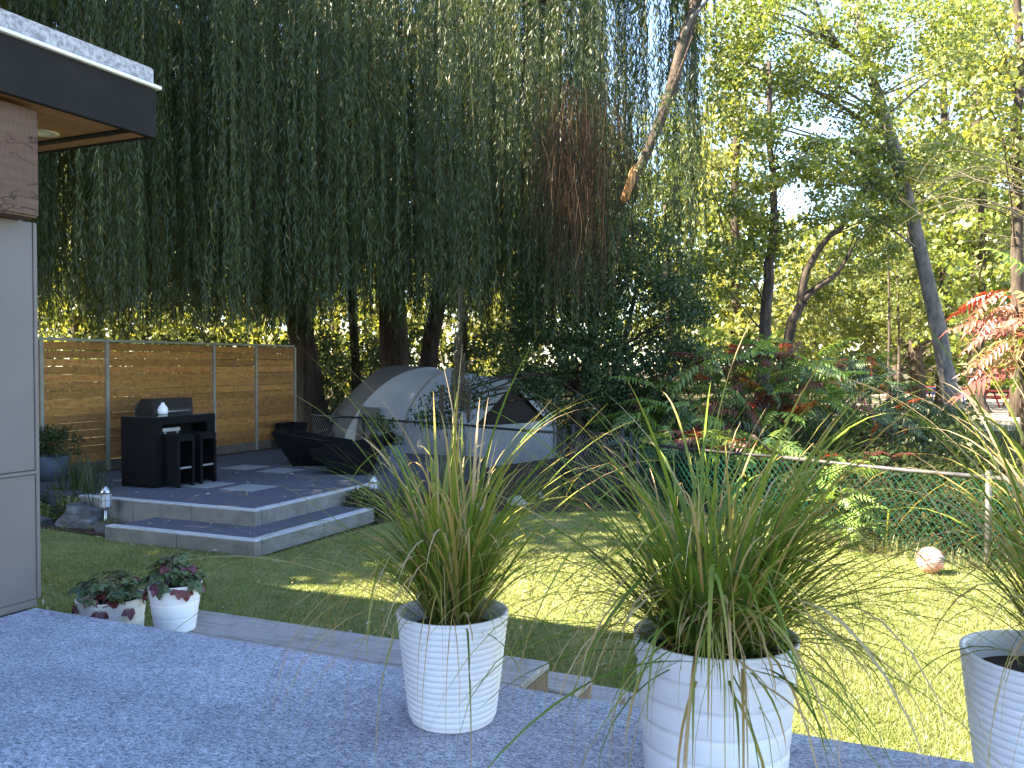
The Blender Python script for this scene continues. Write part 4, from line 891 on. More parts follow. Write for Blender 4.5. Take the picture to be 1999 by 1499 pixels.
# ================================================================== SUMAC
def frond_mesh(name, mat, L=0.46, pairs=9, ll=0.13, lw=0.036, droop=0.5, seed=0):
    r_ = random.Random(seed); V = []; Fc = []
    def pt(t): return Vector((L * t, 0, L * (0.35 * t - droop * t * t)))
    for i in range(6):
        a, b2 = pt(i / 6), pt((i + 1) / 6); n0 = len(V); w = 0.0035
        V += [a + Vector((0, w, 0)), a - Vector((0, w, 0)), b2 - Vector((0, w, 0)), b2 + Vector((0, w, 0))]; Fc.append((n0, n0 + 1, n0 + 2, n0 + 3))
    def lf(p, d, nrm, l, w):
        d = d.normalized(); s = d.cross(nrm).normalized(); n0 = len(V)
        V.extend([p, p + d * l * .35 + s * w / 2 + nrm * 0.006, p + d * l - Vector((0, 0, l * .18)), p + d * l * .35 - s * w / 2 + nrm * .006, p + d * l * .4 - Vector((0, 0, .004))])
        Fc.extend([(n0, n0 + 1, n0 + 2, n0 + 4), (n0, n0 + 4, n0 + 2, n0 + 3)])
    for i in range(pairs):
        t = 0.22 + 0.75 * i / (pairs - 1); p_ = pt(t); k_ = math.sin(math.pi * (0.25 + 0.65 * i / (pairs - 1)))
        for sg in (-1, 1):
            d = Vector((0.45 + r_.uniform(-.1, .15), sg, -0.45 + r_.uniform(-.35, .2)))
            lf(p_, d, Vector((0, 0, 1)), ll * k_ * r_.uniform(.85, 1.1), lw)
    lf(pt(0.99), Vector((1, 0, -.5)), Vector((0, 0, 1)), ll * .8, lw)
    me = bpy.data.meshes.new(name); me.from_pydata([v[:] for v in V], [], Fc); me.materials.append(mat); return me
FR = {}
for c in ('sumacgreen', 'sumacdark', 'sumaclime', 'sumacred', 'sumacmaroon', 'sumacpink'):
    FR[c] = [frond_mesh('frond', M[c], droop=dr, seed=i + 3) for i, dr in enumerate((0.35, 0.6, 0.95))]
def put_frond(parent, colour, p, az, tilt, sc):
    o = link('frond', random.choice(FR[colour])); o.parent = parent
    o.location = Vector(p) - Vector(parent.location); o.rotation_euler = (random.uniform(-.8, .8), tilt, az); o.scale = (sc, sc, sc); return o
def sumac(name, base, tips, label, colours, group, fr_n=7, sc=1.0, stem_r=0.022, mbark='bark'):
    e = empty(name, (base.x, base.y, 0), label, 'shrub', group)
    for tip in tips:
        b0 = Vector((base.x + random.uniform(-.2, .2), base.y + random.uniform(-.2, .2), -.05))
        P_ = smooth_path([b0, b0.lerp(tip, .5) + Vector((random.uniform(-.15, .15), random.uniform(-.15, .15), -.12)), tip], 8)
        MB().tube(P_, [stem_r * (1 - .07 * j) for j in range(9)], 6).build('stem', M[mbark], e)
        a0 = random.uniform(0, 6.28)
        for i in range(fr_n):
            a = a0 + i * 2.4; q = P_[-1].lerp(P_[-2], random.uniform(0, 1.2))
            put_frond(e, random.choices([c for c, _ in colours], [w for _, w in colours])[0], q, a, random.uniform(-.55, .45), sc * random.uniform(.75, 1.2))
    return e
tips = []
for (xx, yy, d_) in [(1235, 800, 14.4), (1265, 745, 14.8), (1300, 790, 14.2), (1330, 720, 14.8), (1350, 780, 14.1), (1395, 700, 15), (1400, 760, 14.1), (1440, 720, 14.4), (1455, 790, 13.9), (1480, 690, 15), (1500, 745, 14.2), (1535, 700, 14.8), (1550, 760, 14.1), (1575, 720, 14.5), (1600, 780, 14.2), (1520, 800, 13.9), (1420, 820, 13.9), (1620, 735, 14.8), (1660, 770, 14.6), (1255, 850, 12.6), (1310, 860, 12.3), (1375, 850, 12.2), (1440, 870, 12.1), (1500, 860, 12.0), (1370, 690, 14.2), (1430, 675, 14.3), (1490, 668, 14.2), (1545, 680, 14.0), (1585, 700, 13.8)]:
    tips.append(gpt(xx, yy, d_))
sumac('sumac_bush', gpt(1440, 880, 14.6, 0), tips, 'spreading sumac bush behind the green fence with red and orange leaves', [('sumacgreen', 6), ('sumacdark', 1.6), ('sumacmaroon', 1.4), ('sumacred', 0.8), ('sumaclime', 2.2)], 'sumacs', 10, 1.42)
tips = [gpt(xx, yy, d_) for (xx, yy, d_) in [(1660, 700, 15.8), (1700, 730, 15.6), (1740, 745, 15.6), (1690, 800, 15.2), (1740, 800, 15.4), (1770, 780, 15.8), (1700, 690, 16.2), (1640, 690, 16.2)]]
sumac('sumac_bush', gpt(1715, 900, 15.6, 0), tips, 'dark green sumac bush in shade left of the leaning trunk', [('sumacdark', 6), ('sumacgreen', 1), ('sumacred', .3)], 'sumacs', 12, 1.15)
tips = [gpt(xx, yy, 9.45) for (xx, yy) in [(1655, 905), (1640, 950), (1672, 985), (1630, 1010), (1665, 1030)]]
sumac('sumac_sapling', gpt(1650, 1085, 9.5, 0), tips, 'bright lime green sumac sapling at the green fence', [('sumaclime', 1)], 'sumacs', 5, 0.80, 0.008)
tips = [gpt(xx, yy, d_) for (xx, yy, d_) in [(1975, 560, 6.4), (2000, 610, 6.3), (1980, 640, 6.2), (2030, 540, 6.5), (2020, 690, 6.3), (2060, 600, 6.4), (1990, 585, 6.6), (2005, 660, 6.5)]]
sumac('sumac_tree', gpt(2140, 900, 6.4, 0), tips, 'pink and red leaved sumac branch at the right edge', [('sumacpink', 5), ('sumacred', .4), ('sumaclime', 1.2)], 'sumacs', 9, 0.9, 0.02)
tips = [gpt(xx, yy, 12.2) for (xx, yy) in [(1690, 890), (1740, 880), (1650, 880)]]
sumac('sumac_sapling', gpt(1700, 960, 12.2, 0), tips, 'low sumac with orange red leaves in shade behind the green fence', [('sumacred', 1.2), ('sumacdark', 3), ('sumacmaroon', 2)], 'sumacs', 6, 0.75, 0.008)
# sloping dead stems behind the green fence
for (a, b_, lb) in [((1470, 850, 11.8), (1620, 1000, 11.4), 'grey dead stem leaning behind the green fence'), ((1560, 900, 11.6), (1640, 1030, 11.2), 'second dead stem leaning behind the green fence, nearer the lime sapling')]:
    tag(MB().tube(smooth_path([gpt(*a), gpt((a[0] + b_[0]) / 2 + 6, (a[1] + b_[1]) / 2, a[2]), gpt(*b_)], 8), [0.022] * 9, 7).build('dead_stem', M['bark']), lb, 'stem', 'dead stems')

# ================================================================== UNDERGROWTH, BED PLANTS
def grass_tuft(n, cx_, cy_, spread, h, w, lean=0.5, z0=0.0, k=5):
    az = rng.uniform(0, 6.283, n); r = np.abs(rng.normal(0, spread, n)); a2 = rng.uniform(0, 6.283, n)
    L = h * rng.uniform(.5, 1.1, n); th = np.abs(rng.normal(0, lean, n)); ka = rng.uniform(.3, 1.5, n) * lean * 1.6
    t = np.linspace(0, 1, k); ang = th[:, None] + ka[:, None] * t[None] ** 1.5
    ds = L[:, None] / (k - 1)
    hz = np.concatenate([np.zeros((n, 1)), np.cumsum(np.sin(ang[:, :-1]) * ds, 1)], 1); vt = np.concatenate([np.zeros((n, 1)), np.cumsum(np.cos(ang[:, :-1]) * ds, 1)], 1)
    X = cx_ + (r * np.cos(a2))[:, None] + hz * np.cos(az)[:, None]; Y = cy_ + (r * np.sin(a2))[:, None] + hz * np.sin(az)[:, None]
    pts = np.stack([X, Y, z0 + vt], 2); wd = w * rng.uniform(.6, 1.2, n)[:, None] * (1 - t[None] ** 2 * .92)
    return pts, wd, az
def tuft_obj(name, specs, mat, parent=None, tint=(0, 1)):
    Vs = []; Fs = []; Ts = []; n0 = 0
    for sp in specs:
        pts, wd, az = grass_tuft(*sp); tw = np.stack([np.cos(az), np.sin(az), rng.normal(0, .5, len(az))], 1)
        v, f = ribbons(pts, wd, tw); Vs.append(v); Fs.append(f + n0); n0 += len(v); Ts.append(np.repeat(rng.uniform(*tint, len(az)), 2 * pts.shape[1]))
    return link(name, np_mesh(name, np.concatenate(Vs), np.concatenate(Fs), mat, tint=np.concatenate(Ts)), parent)
# wild growth beyond the green fence
sp = []
for _ in range(520):
    q = gpt(rng.uniform(1180, 2060), 0, rng.uniform(14.0, 27))
    if (q.x + 3.3) * 1.08 + (q.y - 11.68) * 2.05 < 0.5: continue
    sp.append((26, q.x, q.y, 0.28, rng.uniform(.25, .6), 0.012, 0.4))
for _ in range(36):
    q = gpt(rng.uniform(1180, 1760), 0, rng.uniform(10.2, 13.5))
    if (q.x + 3.3) * 2.05 + (q.y - 11.68) * 4.1 < 0.9: continue
    sp.append((22, q.x, q.y, 0.2, rng.uniform(.2, .5), 0.010, 0.4))
tag(tuft_obj('undergrowth', sp, M['weed']), 'rough green weeds growing beyond the green fence', 'undergrowth', kind='stuff')
cl = []
for _ in range(260):
    q = gpt(rng.uniform(1150, 1900), 0, rng.uniform(15.5, 25)); cl.append((q.x, q.y, rng.uniform(.15, .9)))
for _ in range(260):
    q = gpt(rng.uniform(560, 1150), 0, rng.uniform(22.5, 28)); cl.append((q.x, q.y, rng.uniform(.2, 3.0)))
for _ in range(330):
    xx = rng.uniform(-60, 640); q = gpt(xx, 0, rng.uniform(21.5, 29))
    if 85 < xx < 175: continue
    cl.append((q.x, q.y, rng.uniform(.3, 2.7)))
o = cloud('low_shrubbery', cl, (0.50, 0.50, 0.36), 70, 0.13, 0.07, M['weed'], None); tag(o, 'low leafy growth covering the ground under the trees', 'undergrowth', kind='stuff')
cl = []
for _ in range(420):
    t = rng.random(); u = rng.uniform(.25, 3.2)
    cl.append((2.9 - 6.1 * t + .466 * u, 8.45 + 3.2 * t + .885 * u, rng.uniform(.04, .42) + .1 * u))
o = cloud('brambles', cl, (0.30, 0.30, 0.2), 70, 0.075, 0.04, M['shadebramble'], None); tag(o, 'tangled brambles behind the green fence, leaf colour darkened for shade', 'undergrowth', kind='stuff')
# far woods reading as one mass
cl = []
for _ in range(520):
    xx = rng.uniform(-200, 2250); d_ = rng.uniform(58, 74); top = 430 if 1430 < xx < 1720 else 300
    yy = rng.uniform(top, 770); cl.append(gpt(xx, yy, d_)[:])
o = cloud('distant_woods', cl, (2.4, 2.4, 1.5), 100, 0.65, 0.52, M['bgleaf'], None); tag(o, 'dense distant woods closing the view behind the clearing', 'woods', kind='stuff')

# picnic tables on the clearing
def picnic_table(x, y, d_, mat, label, az):
    p_ = gpt(x, y, d_, 0); e = empty('picnic_table', p_[:], label, 'picnic table', 'picnic tables in the clearing')
    ca, sa = math.cos(az), math.sin(az)
    def bar(a, b2, r, nm):
        q = [Vector((p_.x + u * ca - v_ * sa, p_.y + u * sa + v_ * ca, z)) for (u, v_, z) in (a, b2)]
        MB().tube(q, r, 6).build(nm, mat, e)
    def plank(u0, u1, v0, v1, z, nm):
        q = [(p_.x + u * ca - v_ * sa, p_.y + u * sa + v_ * ca, z) for (u, v_) in ((u0, v0), (u1, v0), (u1, v1), (u0, v1))]
        MB().prism(q, (0, 0, .05)).build(nm, mat, e)
    for v0 in (-.38, -.12, .14): plank(-.9, .9, v0, v0 + .24, .72, 'top_plank')
    for v0 in (-.78, .54): plank(-.9, .9, v0, v0 + .24, .43, 'bench_plank')
    for u in (-.6, .6):
        bar((u, -.62, 0), (u, -.2, .71), .045, 'leg'); bar((u, .62, 0), (u, .2, .71), .045, 'leg'); bar((u, -.66, .40), (u, .66, .40), .04, 'cross_bar')
picnic_table(1955, 802, 41, M['redpaint'], 'red picnic table right of the thick sunlit trunk', .6)
picnic_table(1850, 792, 46, M['bluepaint'], 'blue picnic table behind the leaning trunk', .3)
picnic_table(1806, 790, 48, M['redpaint'], 'red picnic table half hidden left of the leaning trunk', 1.2)

# bed plants beside the patio
def bed_plant(name, label, cat, specs, mat, loc, group='plants in the beds', part='leaves_mass', tint=(0, 1)):
    e = empty(name, (loc[0], loc[1], 0), label, cat, group); tuft_obj(part, specs, mat, e, tint); return e
for (x, y, lb, h, n) in [(-9.9, 8.15, 'tall arching bamboo-like plant at the left end of the patio', 1.0, 150), (-9.45, 7.95, 'feathery leaning plant in front of the bar table end', .75, 110), (-10.35, 7.75, 'leafy plant beside the house wall edge', .6, 120)]:
    bed_plant('arching_plant', lb, 'plant', [(n, x, y, .16, h, .016, .35)], M['weed'], (x, y))
cl = [(-10.1 + rng.normal(0, .35), 7.85 + rng.normal(0, .22), rng.uniform(.05, .35)) for _ in range(40)]
e = empty('ground_cover', (-10.1, 7.85, 0), 'low bright green leafy cover behind the rocks', 'plant', 'plants in the beds'); cloud('foliage', cl, (.12, .12, .08), 40, .05, .035, M['cotton'], e)
cl = [(-8.75 + rng.normal(0, .16), 7.55 + rng.normal(0, .12), rng.uniform(.02, .12)) for _ in range(26)]
e = empty('ground_cover', (-8.75, 7.55, 0), 'small mossy green mound at the foot of the path light', 'plant', 'plants in the beds'); cloud('foliage', cl, (.08, .08, .04), 50, .02, .012, M['cotton'], e)
p = gpt(100, 935, 12.4)
e = empty('round_planter', (p.x, p.y, .35), 'slate grey planter with bushy herbs by the house wall', 'planter')
MB().lathe([(0.0, 0), (.18, 0), (.25, .40), (.235, .40), (.22, .34), (0, .34)], (p.x, p.y, .30), 28).build('planter_body', M['potgrey'], e)
cloud('foliage', [(p.x + rng.normal(0, .16), p.y + rng.normal(0, .16), .78 + rng.uniform(-.05, .28)) for _ in range(36)], (.1, .1, .09), 45, .05, .025, M['weed'], e)
p = gpt(78, 885, 12.9)
e = empty('black_planter', (p.x, p.y, .35), 'tall black planter half hidden by the house wall', 'planter')
tapered('planter_body', p.x, p.y, .355, .26, .34, .55, M['blackplastic'], e)
cloud('foliage', [(p.x + rng.normal(0, .12), p.y + rng.normal(0, .12), 1.35 + rng.uniform(-.35, .3)) for _ in range(22)], (.14, .14, .06), 40, .09, .02, M['darkleaf'], e)
MB().tube([(p.x, p.y, .8), (p.x, p.y, 1.5)], .012, 6).build('stem', M['bark'], e)
# dark round shrub and grasses right of the patio
p = Vector((-6.42, 9.62, 0))
e = empty('round_shrub', p[:], 'dark dense round shrub at the end of the patio steps', 'shrub')
cloud('foliage', [(p.x + .26 * q[0], p.y + .26 * q[1], .17 + .15 * q[2]) for q in unit(rng.normal(size=(70, 3)))], (.09, .09, .07), 60, .035, .022, M['darkleaf'], e)
for i, (x, y, d_, h, n, lb) in enumerate([(800, 950, 12.2, .55, 90, 'spiky blue green grass tuft behind the first pot'), (860, 960, 12.6, .5, 90, 'grass tuft in the bed below the tall plume grass'), (960, 960, 12.3, .5, 110, 'grass tuft in the bed in front of the tent flap'), (1040, 955, 12.6, .5, 110, 'grass tuft in the bed beside the gate'), (1110, 975, 12.4, .4, 90, 'short grass tuft at the foot of the gate'), (745, 960, 11.4, .4, 80, 'grass tuft beside the round shrub'), (1190, 975, 12.6, .4, 110, 'rough grass tuft under the gate right post'), (1280, 985, 12.2, .4, 110, 'rough grass tuft at the left end of the green fence'), (1370, 990, 11.8, .4, 110, 'rough grass tuft at the green fence behind the second pot')]):
    q = gpt(x, y, d_); bed_plant('grass_tuft', lb, 'grass', [(n, q.x, q.y, .14, h, .012, .45)], M['weed'], (q.x, q.y))
q = gpt(880, 930, 12.6)
e = bed_plant('plume_grass', 'tall feathery plume grass standing before the tent', 'grass', [(150, q.x, q.y, .10, 1.0, .009, .16)], M['blade'], (q.x, q.y), tint=(.2, .95))
for (x, yt, w_, hh) in [(897, 560, .040, 1.3), (891, 650, .036, .8), (904, 690, .036, .8), (885, 725, .032, .6), (862, 755, .03, .5), (914, 745, .03, .6)]:
    tp = gpt(x, yt, 12.5); n = 1100
    z = tp.z - rng.random(n) ** .8 * hh; tt = (tp.z - z) / hh; rr = w_ * np.sin(np.pi * np.clip(tt * .9 + .05, 0, 1)) ** .6
    az = rng.uniform(0, 6.283, n); P_ = np.stack([tp.x + rr * rng.random(n) * np.cos(az), tp.y + rr * rng.random(n) * np.sin(az), z], 1)
    D = np.stack([np.cos(az) * .5, np.sin(az) * .5, np.ones(n)], 1)
    leaves('plume', P_, D, rng.normal(size=(n, 3)), rng.uniform(.03, .06, n), np.full(n, .007), rng.random(n), M['plume'], e)
    MB().tube([(q.x, q.y, 0), (tp.x, tp.y, tp.z - .1)], .005, 5).build('stalk', M['twig'], e)
# long grass and weeds at the foot of the green fence
sp = []
for t in np.linspace(0, 1, 120):
    x = 3.4 - 6.6 * t; y = 8.2 + 3.5 * t; sp.append((20, x + rng.normal(0, .05), y - .07 + rng.normal(0, .07), .06, rng.uniform(.10, .28), .007, .5))
tag(tuft_obj('fence_line_weeds', sp, M['turfblade']), 'long uncut grass along the foot of the green fence', 'grass', kind='stuff')

# ================================================================== LAWN BLADES, FALLEN LEAVES
def in_poly(x, y, poly):
    ins = np.zeros(len(x), bool); j = len(poly) - 1
    for i in range(len(poly)):
        xi, yi = poly[i]; xj, yj = poly[j]
        c = ((yi > y) != (yj > y)) & (x < (xj - xi) * (y - yi) / (yj - yi + 1e-12) + xi); ins ^= c; j = i
    return ins
def view_points(n, d0, d1, px0, px1):
    """ground points in view, even over the picture so that nearer ground gets more blades"""
    inv = rng.uniform(1 / d1, 1 / d0, n); d = 1 / inv; l = (rng.uniform(px0, px1, n) - 999.5) / FPX * d
    return l * _R[0] + d * FWD.x, l * _R[1] + d * FWD.y, d
n = 350000
gx, gy, gd = view_points(n, 4.0, 15, -250, 2250)
ok = in_poly(gx, gy, LAWN); gx, gy, gd = gx[ok], gy[ok], gd[ok]; n = len(gx)
h = rng.uniform(.018, .042, n) * (1 + .35 * np.sin(gx * 2.1 + gy) * np.sin(gy * 1.7)); w = 0.0022 + 0.00035 * gd
az = rng.uniform(0, 6.283, n); ln = rng.uniform(.2, 1.1, n) * h; sa = rng.uniform(0, 6.283, n)
b0 = np.stack([gx - np.cos(sa) * w, gy - np.sin(sa) * w, np.zeros(n)], 1); b1 = np.stack([gx + np.cos(sa) * w, gy + np.sin(sa) * w, np.zeros(n)], 1)
tp = np.stack([gx + np.cos(az) * ln, gy + np.sin(az) * ln, h], 1)
v = np.stack([b0, b1, tp], 1).reshape(-1, 3)
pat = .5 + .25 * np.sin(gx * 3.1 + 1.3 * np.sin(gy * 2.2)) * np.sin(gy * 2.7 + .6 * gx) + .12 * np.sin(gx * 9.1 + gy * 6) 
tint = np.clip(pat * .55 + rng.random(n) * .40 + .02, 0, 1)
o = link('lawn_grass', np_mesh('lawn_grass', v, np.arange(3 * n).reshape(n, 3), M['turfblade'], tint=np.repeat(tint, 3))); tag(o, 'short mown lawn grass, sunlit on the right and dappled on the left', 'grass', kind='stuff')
n = 260
gx, gy, gd = view_points(n, 5.5, 13, 60, 1300); ok = in_poly(gx, gy, LAWN); gx, gy = gx[ok], gy[ok]; m1 = len(gx)
px_ = rng.uniform(-10.8, -6.9, 170); py_ = rng.uniform(7.95, 13.4, 170); qx = rng.uniform(-7.9, -6.3, 26); qy = rng.uniform(7.3, 7.65, 26)
P_ = np.concatenate([np.stack([gx, gy, np.full(m1, .045)], 1), np.stack([px_, py_, np.full(170, .360)], 1), np.stack([qx, qy, np.full(26, .180)], 1)])
m_ = len(P_); D = rng.normal(size=(m_, 3)); D[:, 2] *= .15; Nn = rng.normal(size=(m_, 3)) * .3; Nn[:, 2] += 1
o = leaves('fallen_leaves', P_, D, Nn, rng.uniform(.035, .08, m_), rng.uniform(.012, .03, m_), rng.random(m_), M['dryleaf'], None); tag(o, 'scattered dry leaves on the patio and lawn', 'leaves', kind='stuff')

# ================================================================== STRAWBERRY POTS
def berry_leaf_mesh(name, mat, s, seed):
    r_ = random.Random(seed); V = []; Fc = []
    for k, a in enumerate((-1.15, 0, 1.15)):
        L_ = s * (1.0 if k == 1 else .88); n0 = len(V); ca, sa = math.cos(a), math.sin(a)
        ring = []
        for i in range(13):
            t = i / 12; ser = 0.07 * (1 if i % 2 else -1) * (0 < i < 12) * (t > .25)
            wv_ = .40 * math.sin(math.pi * t ** .8) ** .75 * (1 + ser)
            ring.append((t * (1 + .03 * (i % 2)), wv_))
        pts_ = [(u, w_) for u, w_ in ring] + [(u, -w_) for u, w_ in reversed(ring[1:-1])]
        V.append(Vector((ca * .45 * L_, sa * .45 * L_, -.02 * s)))
        for u, w_ in pts_:
            z = -.30 * u * u * s * r_.uniform(.7, 1.3) + .22 * abs(w_) * s
            V.append(Vector(((ca * u - sa * w_) * L_, (sa * u + ca * w_) * L_, z)))
        m2 = len(pts_)
        for i in range(m2): Fc.append((n0, n0 + 1 + i, n0 + 1 + (i + 1) % m2))
    me = bpy.data.meshes.new(name); me.from_pydata([v_[:] for v_ in V], [], Fc); me.materials.append(mat); return me
BL = [berry_leaf_mesh('leaf', M['berryleaf'], .062, i) for i in range(3)]; BR = [berry_leaf_mesh('leaf', M['berryred'], .062, i + 5) for i in range(3)]
def berry_pot(c, rt, rb, h, label, nleaf, red, mat, bands):
    e = empty('strawberry_pot', c, label, 'potted plant', 'white strawberry pots')
    prof = [(0, 0), (rb * .96, 0), (rb, .008)]
    for i in range(1, 41):
        t = i / 40; g = .0035 * any(abs(t - b2) < .014 for b2 in bands); prof.append((rb + (rt - rb) * t - g, .008 + (h - .012) * t))
    prof += [(rt + .003, h - .002), (rt, h), (rt - .010, h), (rt - .014, h - .01), (rt - .018, h - .06)]
    MB().lathe(prof, c, 48).build('pot', mat, e)
    MB().lathe([(0, h - .03), (rt - .016, h - .045)], c, 32).build('soil', M['soil'], e)
    pet = MB()
    for i in range(nleaf):
        a = i * 2.4 + random.uniform(-.3, .3); rr = rt * random.uniform(.25, 1.12); low = rr > rt * .98
        z = c[2] + h + (random.uniform(-.05, .02) if low else random.uniform(.02, .17) * (1.3 - rr / rt))
        q = Vector((c[0] + rr * math.cos(a), c[1] + rr * math.sin(a), z))
        o = link('leaf', random.choice(BR if random.random() < (red * (1.3 if low else .4)) else BL)); o.parent = e; o.location = q - Vector(e.location)
        o.rotation_euler = (random.uniform(-.3, .3), random.uniform(.5, 1.3) if low else random.uniform(-.1, .5), a); s_ = random.uniform(.75, 1.3); o.scale = (s_, s_, s_)
        pet.tube(smooth_path([(c[0] + random.uniform(-.03, .03), c[1] + random.uniform(-.03, .03), c[2] + h - .04), ((c[0] + q.x) / 2, (c[1] + q.y) / 2, max(q.z, c[2] + h) + .015), q], 5), .0022, 5)
    pet.build('petioles', M['twig'], e)
    for i in range(4):
        a = random.uniform(0, 6.28); rr = rt * random.uniform(.2, .9); q = (c[0] + rr * math.cos(a), c[1] + rr * math.sin(a), c[2] + h + random.uniform(.05, .09))
        fl = MB()
        for k in range(5):
            b2 = k * 1.257; fl.add([q, (q[0] + .008 * math.cos(b2 - .5), q[1] + .008 * math.sin(b2 - .5), q[2] + .003), (q[0] + .012 * math.cos(b2), q[1] + .012 * math.sin(b2), q[2] + .002), (q[0] + .008 * math.cos(b2 + .5), q[1] + .008 * math.sin(b2 + .5), q[2] + .003)], [(0, 1, 2, 3)])
        fl.build('blossom', M['petal'], e)
berry_pot((-4.33, 3.78, 0.0), .195, .15, .60, 'wide cream pot of strawberries with drooping red leaves beside the house wall', 64, .45, M['potcream'], (.80, .92))
berry_pot((-3.80, 3.76, .471), .150, .112, .275, 'white strawberry pot with maroon leaves standing on the stair landing', 62, .5, M['potwhite'], (.30, .62))

# ================================================================== ORNAMENTAL GRASS POTS ON THE DECK
def pot_profile(rt, rb, h, style, nb):
    prof = [(0, 0), (rb * .93, 0), (rb * .985, .006), (rb, .016)]
    n = nb * 10
    for i in range(n + 1):
        t = i / n; r = rb + (rt - rb) * t ** .92; ph = (t * nb) % 1.0
        if style == 'ribbed': r += .0055 * (math.sin(math.pi * ph) ** .55 if i < n else 0) - .001
        else:
            dd = min(ph, 1 - ph); r -= .010 * max(0, 1 - dd / .10) if 0 < i < n else 0; r += .003 * math.sin(math.pi * ph)
        prof.append((r, .018 + (h - .032) * t))
    prof += [(rt + .005, h - .009), (rt + .004, h - .002), (rt - .003, h), (rt - .010, h - .002), (rt - .013, h - .012), (rt - .030, h - .13)]
    return prof
def blade_curve(base, az, th0, ka, L, k=11, kink=None, kang=0.0):
    p_ = Vector(base); pts_ = [p_.copy()]; ds = L / (k - 1)
    for i in range(1, k):
        t = i / (k - 1); th = th0 + ka * t ** 1.6
        if kink is not None and t > kink: th += kang
        th = min(th, 3.05)
        p_ = p_ + Vector((math.sin(th) * math.cos(az), math.sin(th) * math.sin(az), math.cos(th))) * ds; pts_.append(p_.copy())
    return pts_
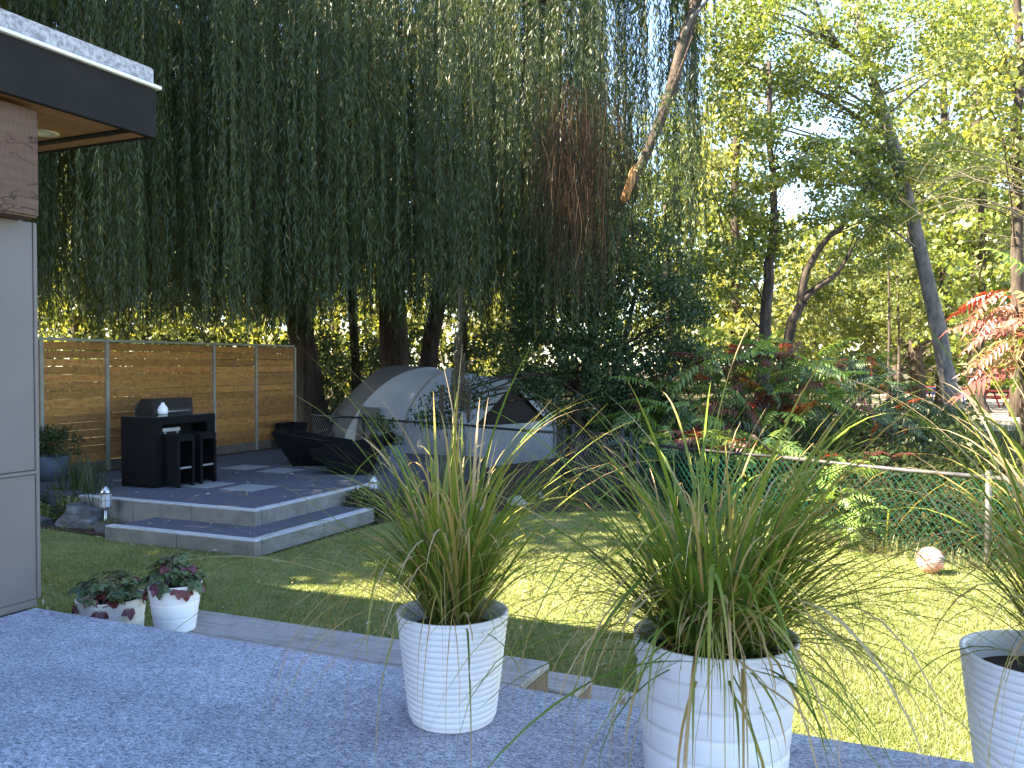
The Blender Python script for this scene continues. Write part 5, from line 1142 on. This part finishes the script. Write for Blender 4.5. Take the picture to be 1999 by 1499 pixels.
def grass_pot(name, c, rt, rb, h, style, nb, label, nbig, nfine, ndroop, height, flat, seed, off=0.0, rs=.32, bias=None, tone=0.0):
    random.seed(seed); global rng; rng = np.random.default_rng(seed)
    e = empty(name, c, label, 'potted plant', 'white pots of ornamental grass')
    MB().lathe(pot_profile(rt, rb, h, style, nb), c, 72).build('pot', M['potwhite'], e)
    so_ = MB(); so_.lathe([(0, h - .075), (.08, h - .06), (rt * .6, h - .075), (rt - .020, h - .08)], c, 36); so_.build('soil', M['soil'], e)
    zb = c[2] + h - .075
    def root():
        a = random.uniform(0, 6.283); r = rt * rs * math.sqrt(random.random()); return a, (c[0] + r * math.cos(a) + off, c[1] + r * math.sin(a), zb)
    def mk(pts_, w, a, t0, dry, fine=False):
        k = len(pts_); P_ = np.array([q[:] for q in pts_])[None]; t = np.linspace(0, 1, k)
        wd = (w * np.minimum(1, .55 + 1.6 * t) * (1 - np.clip((t - .45) / .55, 0, 1) ** 1.6 * .94))[None]
        tw = np.array([[math.cos(a), math.sin(a), random.uniform(-.6, .6)]])
        v_, f_ = ribbons(P_, wd, tw)
        tt = np.clip(t0 + dry * np.clip((t - .45) / .55, 0, 1) ** 1.3, 0, 1)
        return v_, f_, np.repeat(tt, 2)
    for i in range(nbig):
        ra, b_ = root(); az_ = ra + random.gauss(0, .9)
        if bias is not None and random.random() < .4: az_ = bias + random.gauss(0, .55)
        th0 = abs(random.gauss(.12, .26 + flat * .22)) + flat * .30 * random.random()
        L_ = height * random.uniform(.62, 1.2); ka = random.uniform(.45, 2.0) * (.85 + flat * .6)
        kink = random.uniform(.55, .88) if random.random() < .15 else None
        pts_ = blade_curve(b_, az_, th0, ka, L_, 14, kink, random.uniform(.7, 1.3))
        dry = random.choice([.2, .3, .45, .6, .75]); t0 = tone + (random.uniform(.12, .6) if random.random() < .8 else random.uniform(.62, .9))
        if min(q.z for q in pts_[-4:]) < c[2] + h * .75: pts_ = blade_curve(b_, az_, th0, ka * .45, L_, 14)
        v_, f_, tt = mk(pts_, random.uniform(.006, .0165) * (1.25 if random.random() < .15 else 1), az_, t0, dry)
        link('blade', np_mesh('blade', v_, f_, M['blade'], tint=tt), e)
    Vs, Fs, Ts, n0 = [], [], [], 0
    def push(r_):
        nonlocal n0
        Vs.append(r_[0]); Fs.append(r_[1] + n0); Ts.append(r_[2]); n0 += len(r_[0])
    for i in range(nfine):
        ra, b_ = root(); az_ = ra + random.gauss(0, 1.0); th0 = abs(random.gauss(.14, .32 + flat * .25)) + flat * .35 * random.random()
        L_ = height * random.uniform(.38, .98); ka = random.uniform(.3, 2.0) * (.75 + flat)
        pts_ = blade_curve(b_, az_, th0, ka, L_, 10)
        push(mk(pts_, random.uniform(.005, .011), az_, tone + (random.uniform(.0, .6) if random.random() < .72 else random.uniform(.7, .92)), random.choice([.1, .2, .4, .6])))
    for i in range(ndroop):
        ra, b_ = root(); az_ = random.uniform(0, 6.283); th0 = random.uniform(.35, .9); L_ = random.uniform(.6, 1.2) * height
        pts_ = blade_curve(b_, az_, th0, random.uniform(2.2, 3.4), L_, 14)
        pts_ = [q if q.z > c[2] + .006 else Vector((q.x, q.y, c[2] + .006 + random.uniform(0, .003))) for q in pts_]
        # keep the trailing ends outside the pot wall
        out_ = []
        for q in pts_:
            dx, dy = q.x - c[0], q.y - c[1]; r = math.hypot(dx, dy)
            if q.z < c[2] + h and r > 1e-5:
                lim = rb + (rt - rb) * max(0, (q.z - c[2]) / h) + .012
                if r < lim and r > rt * .55 and q.z < c[2] + h - .02: q = Vector((c[0] + dx / r * lim, c[1] + dy / r * lim, q.z))
            out_.append(q)
        push(mk(out_, random.uniform(.0016, .0045), az_, random.uniform(.55, .9), .3))
    o = link('fine_blades', np_mesh('fine_blades', np.concatenate(Vs), np.concatenate(Fs), M['blade'], tint=np.concatenate(Ts)), e); o['kind'] = 'stuff'
    return e
grass_pot('grass_pot', (-1.58, 2.98, .6205), .213, .165, .425, 'ribbed', 17, 'white ribbed pot of upright green and tan grass, in front of the stair', 120, 340, 120, 1.08, .24, 11, rs=.42, tone=.06)
grass_pot('grass_pot', (-.53, 2.79, .6205), .255, .215, .52, 'banded', 6, 'large white banded pot of wide arching grass, middle of the three', 175, 600, 160, 1.10, .66, 23, rs=.56, bias=.35)
grass_pot('grass_pot', (.43, 3.06, .6205), .245, .185, .50, 'ribbed', 18, 'white ribbed pot of grass cut off by the right edge of the picture', 115, 240, 90, 1.12, .30, 31, .08, .32, bias=2.7, tone=.16)
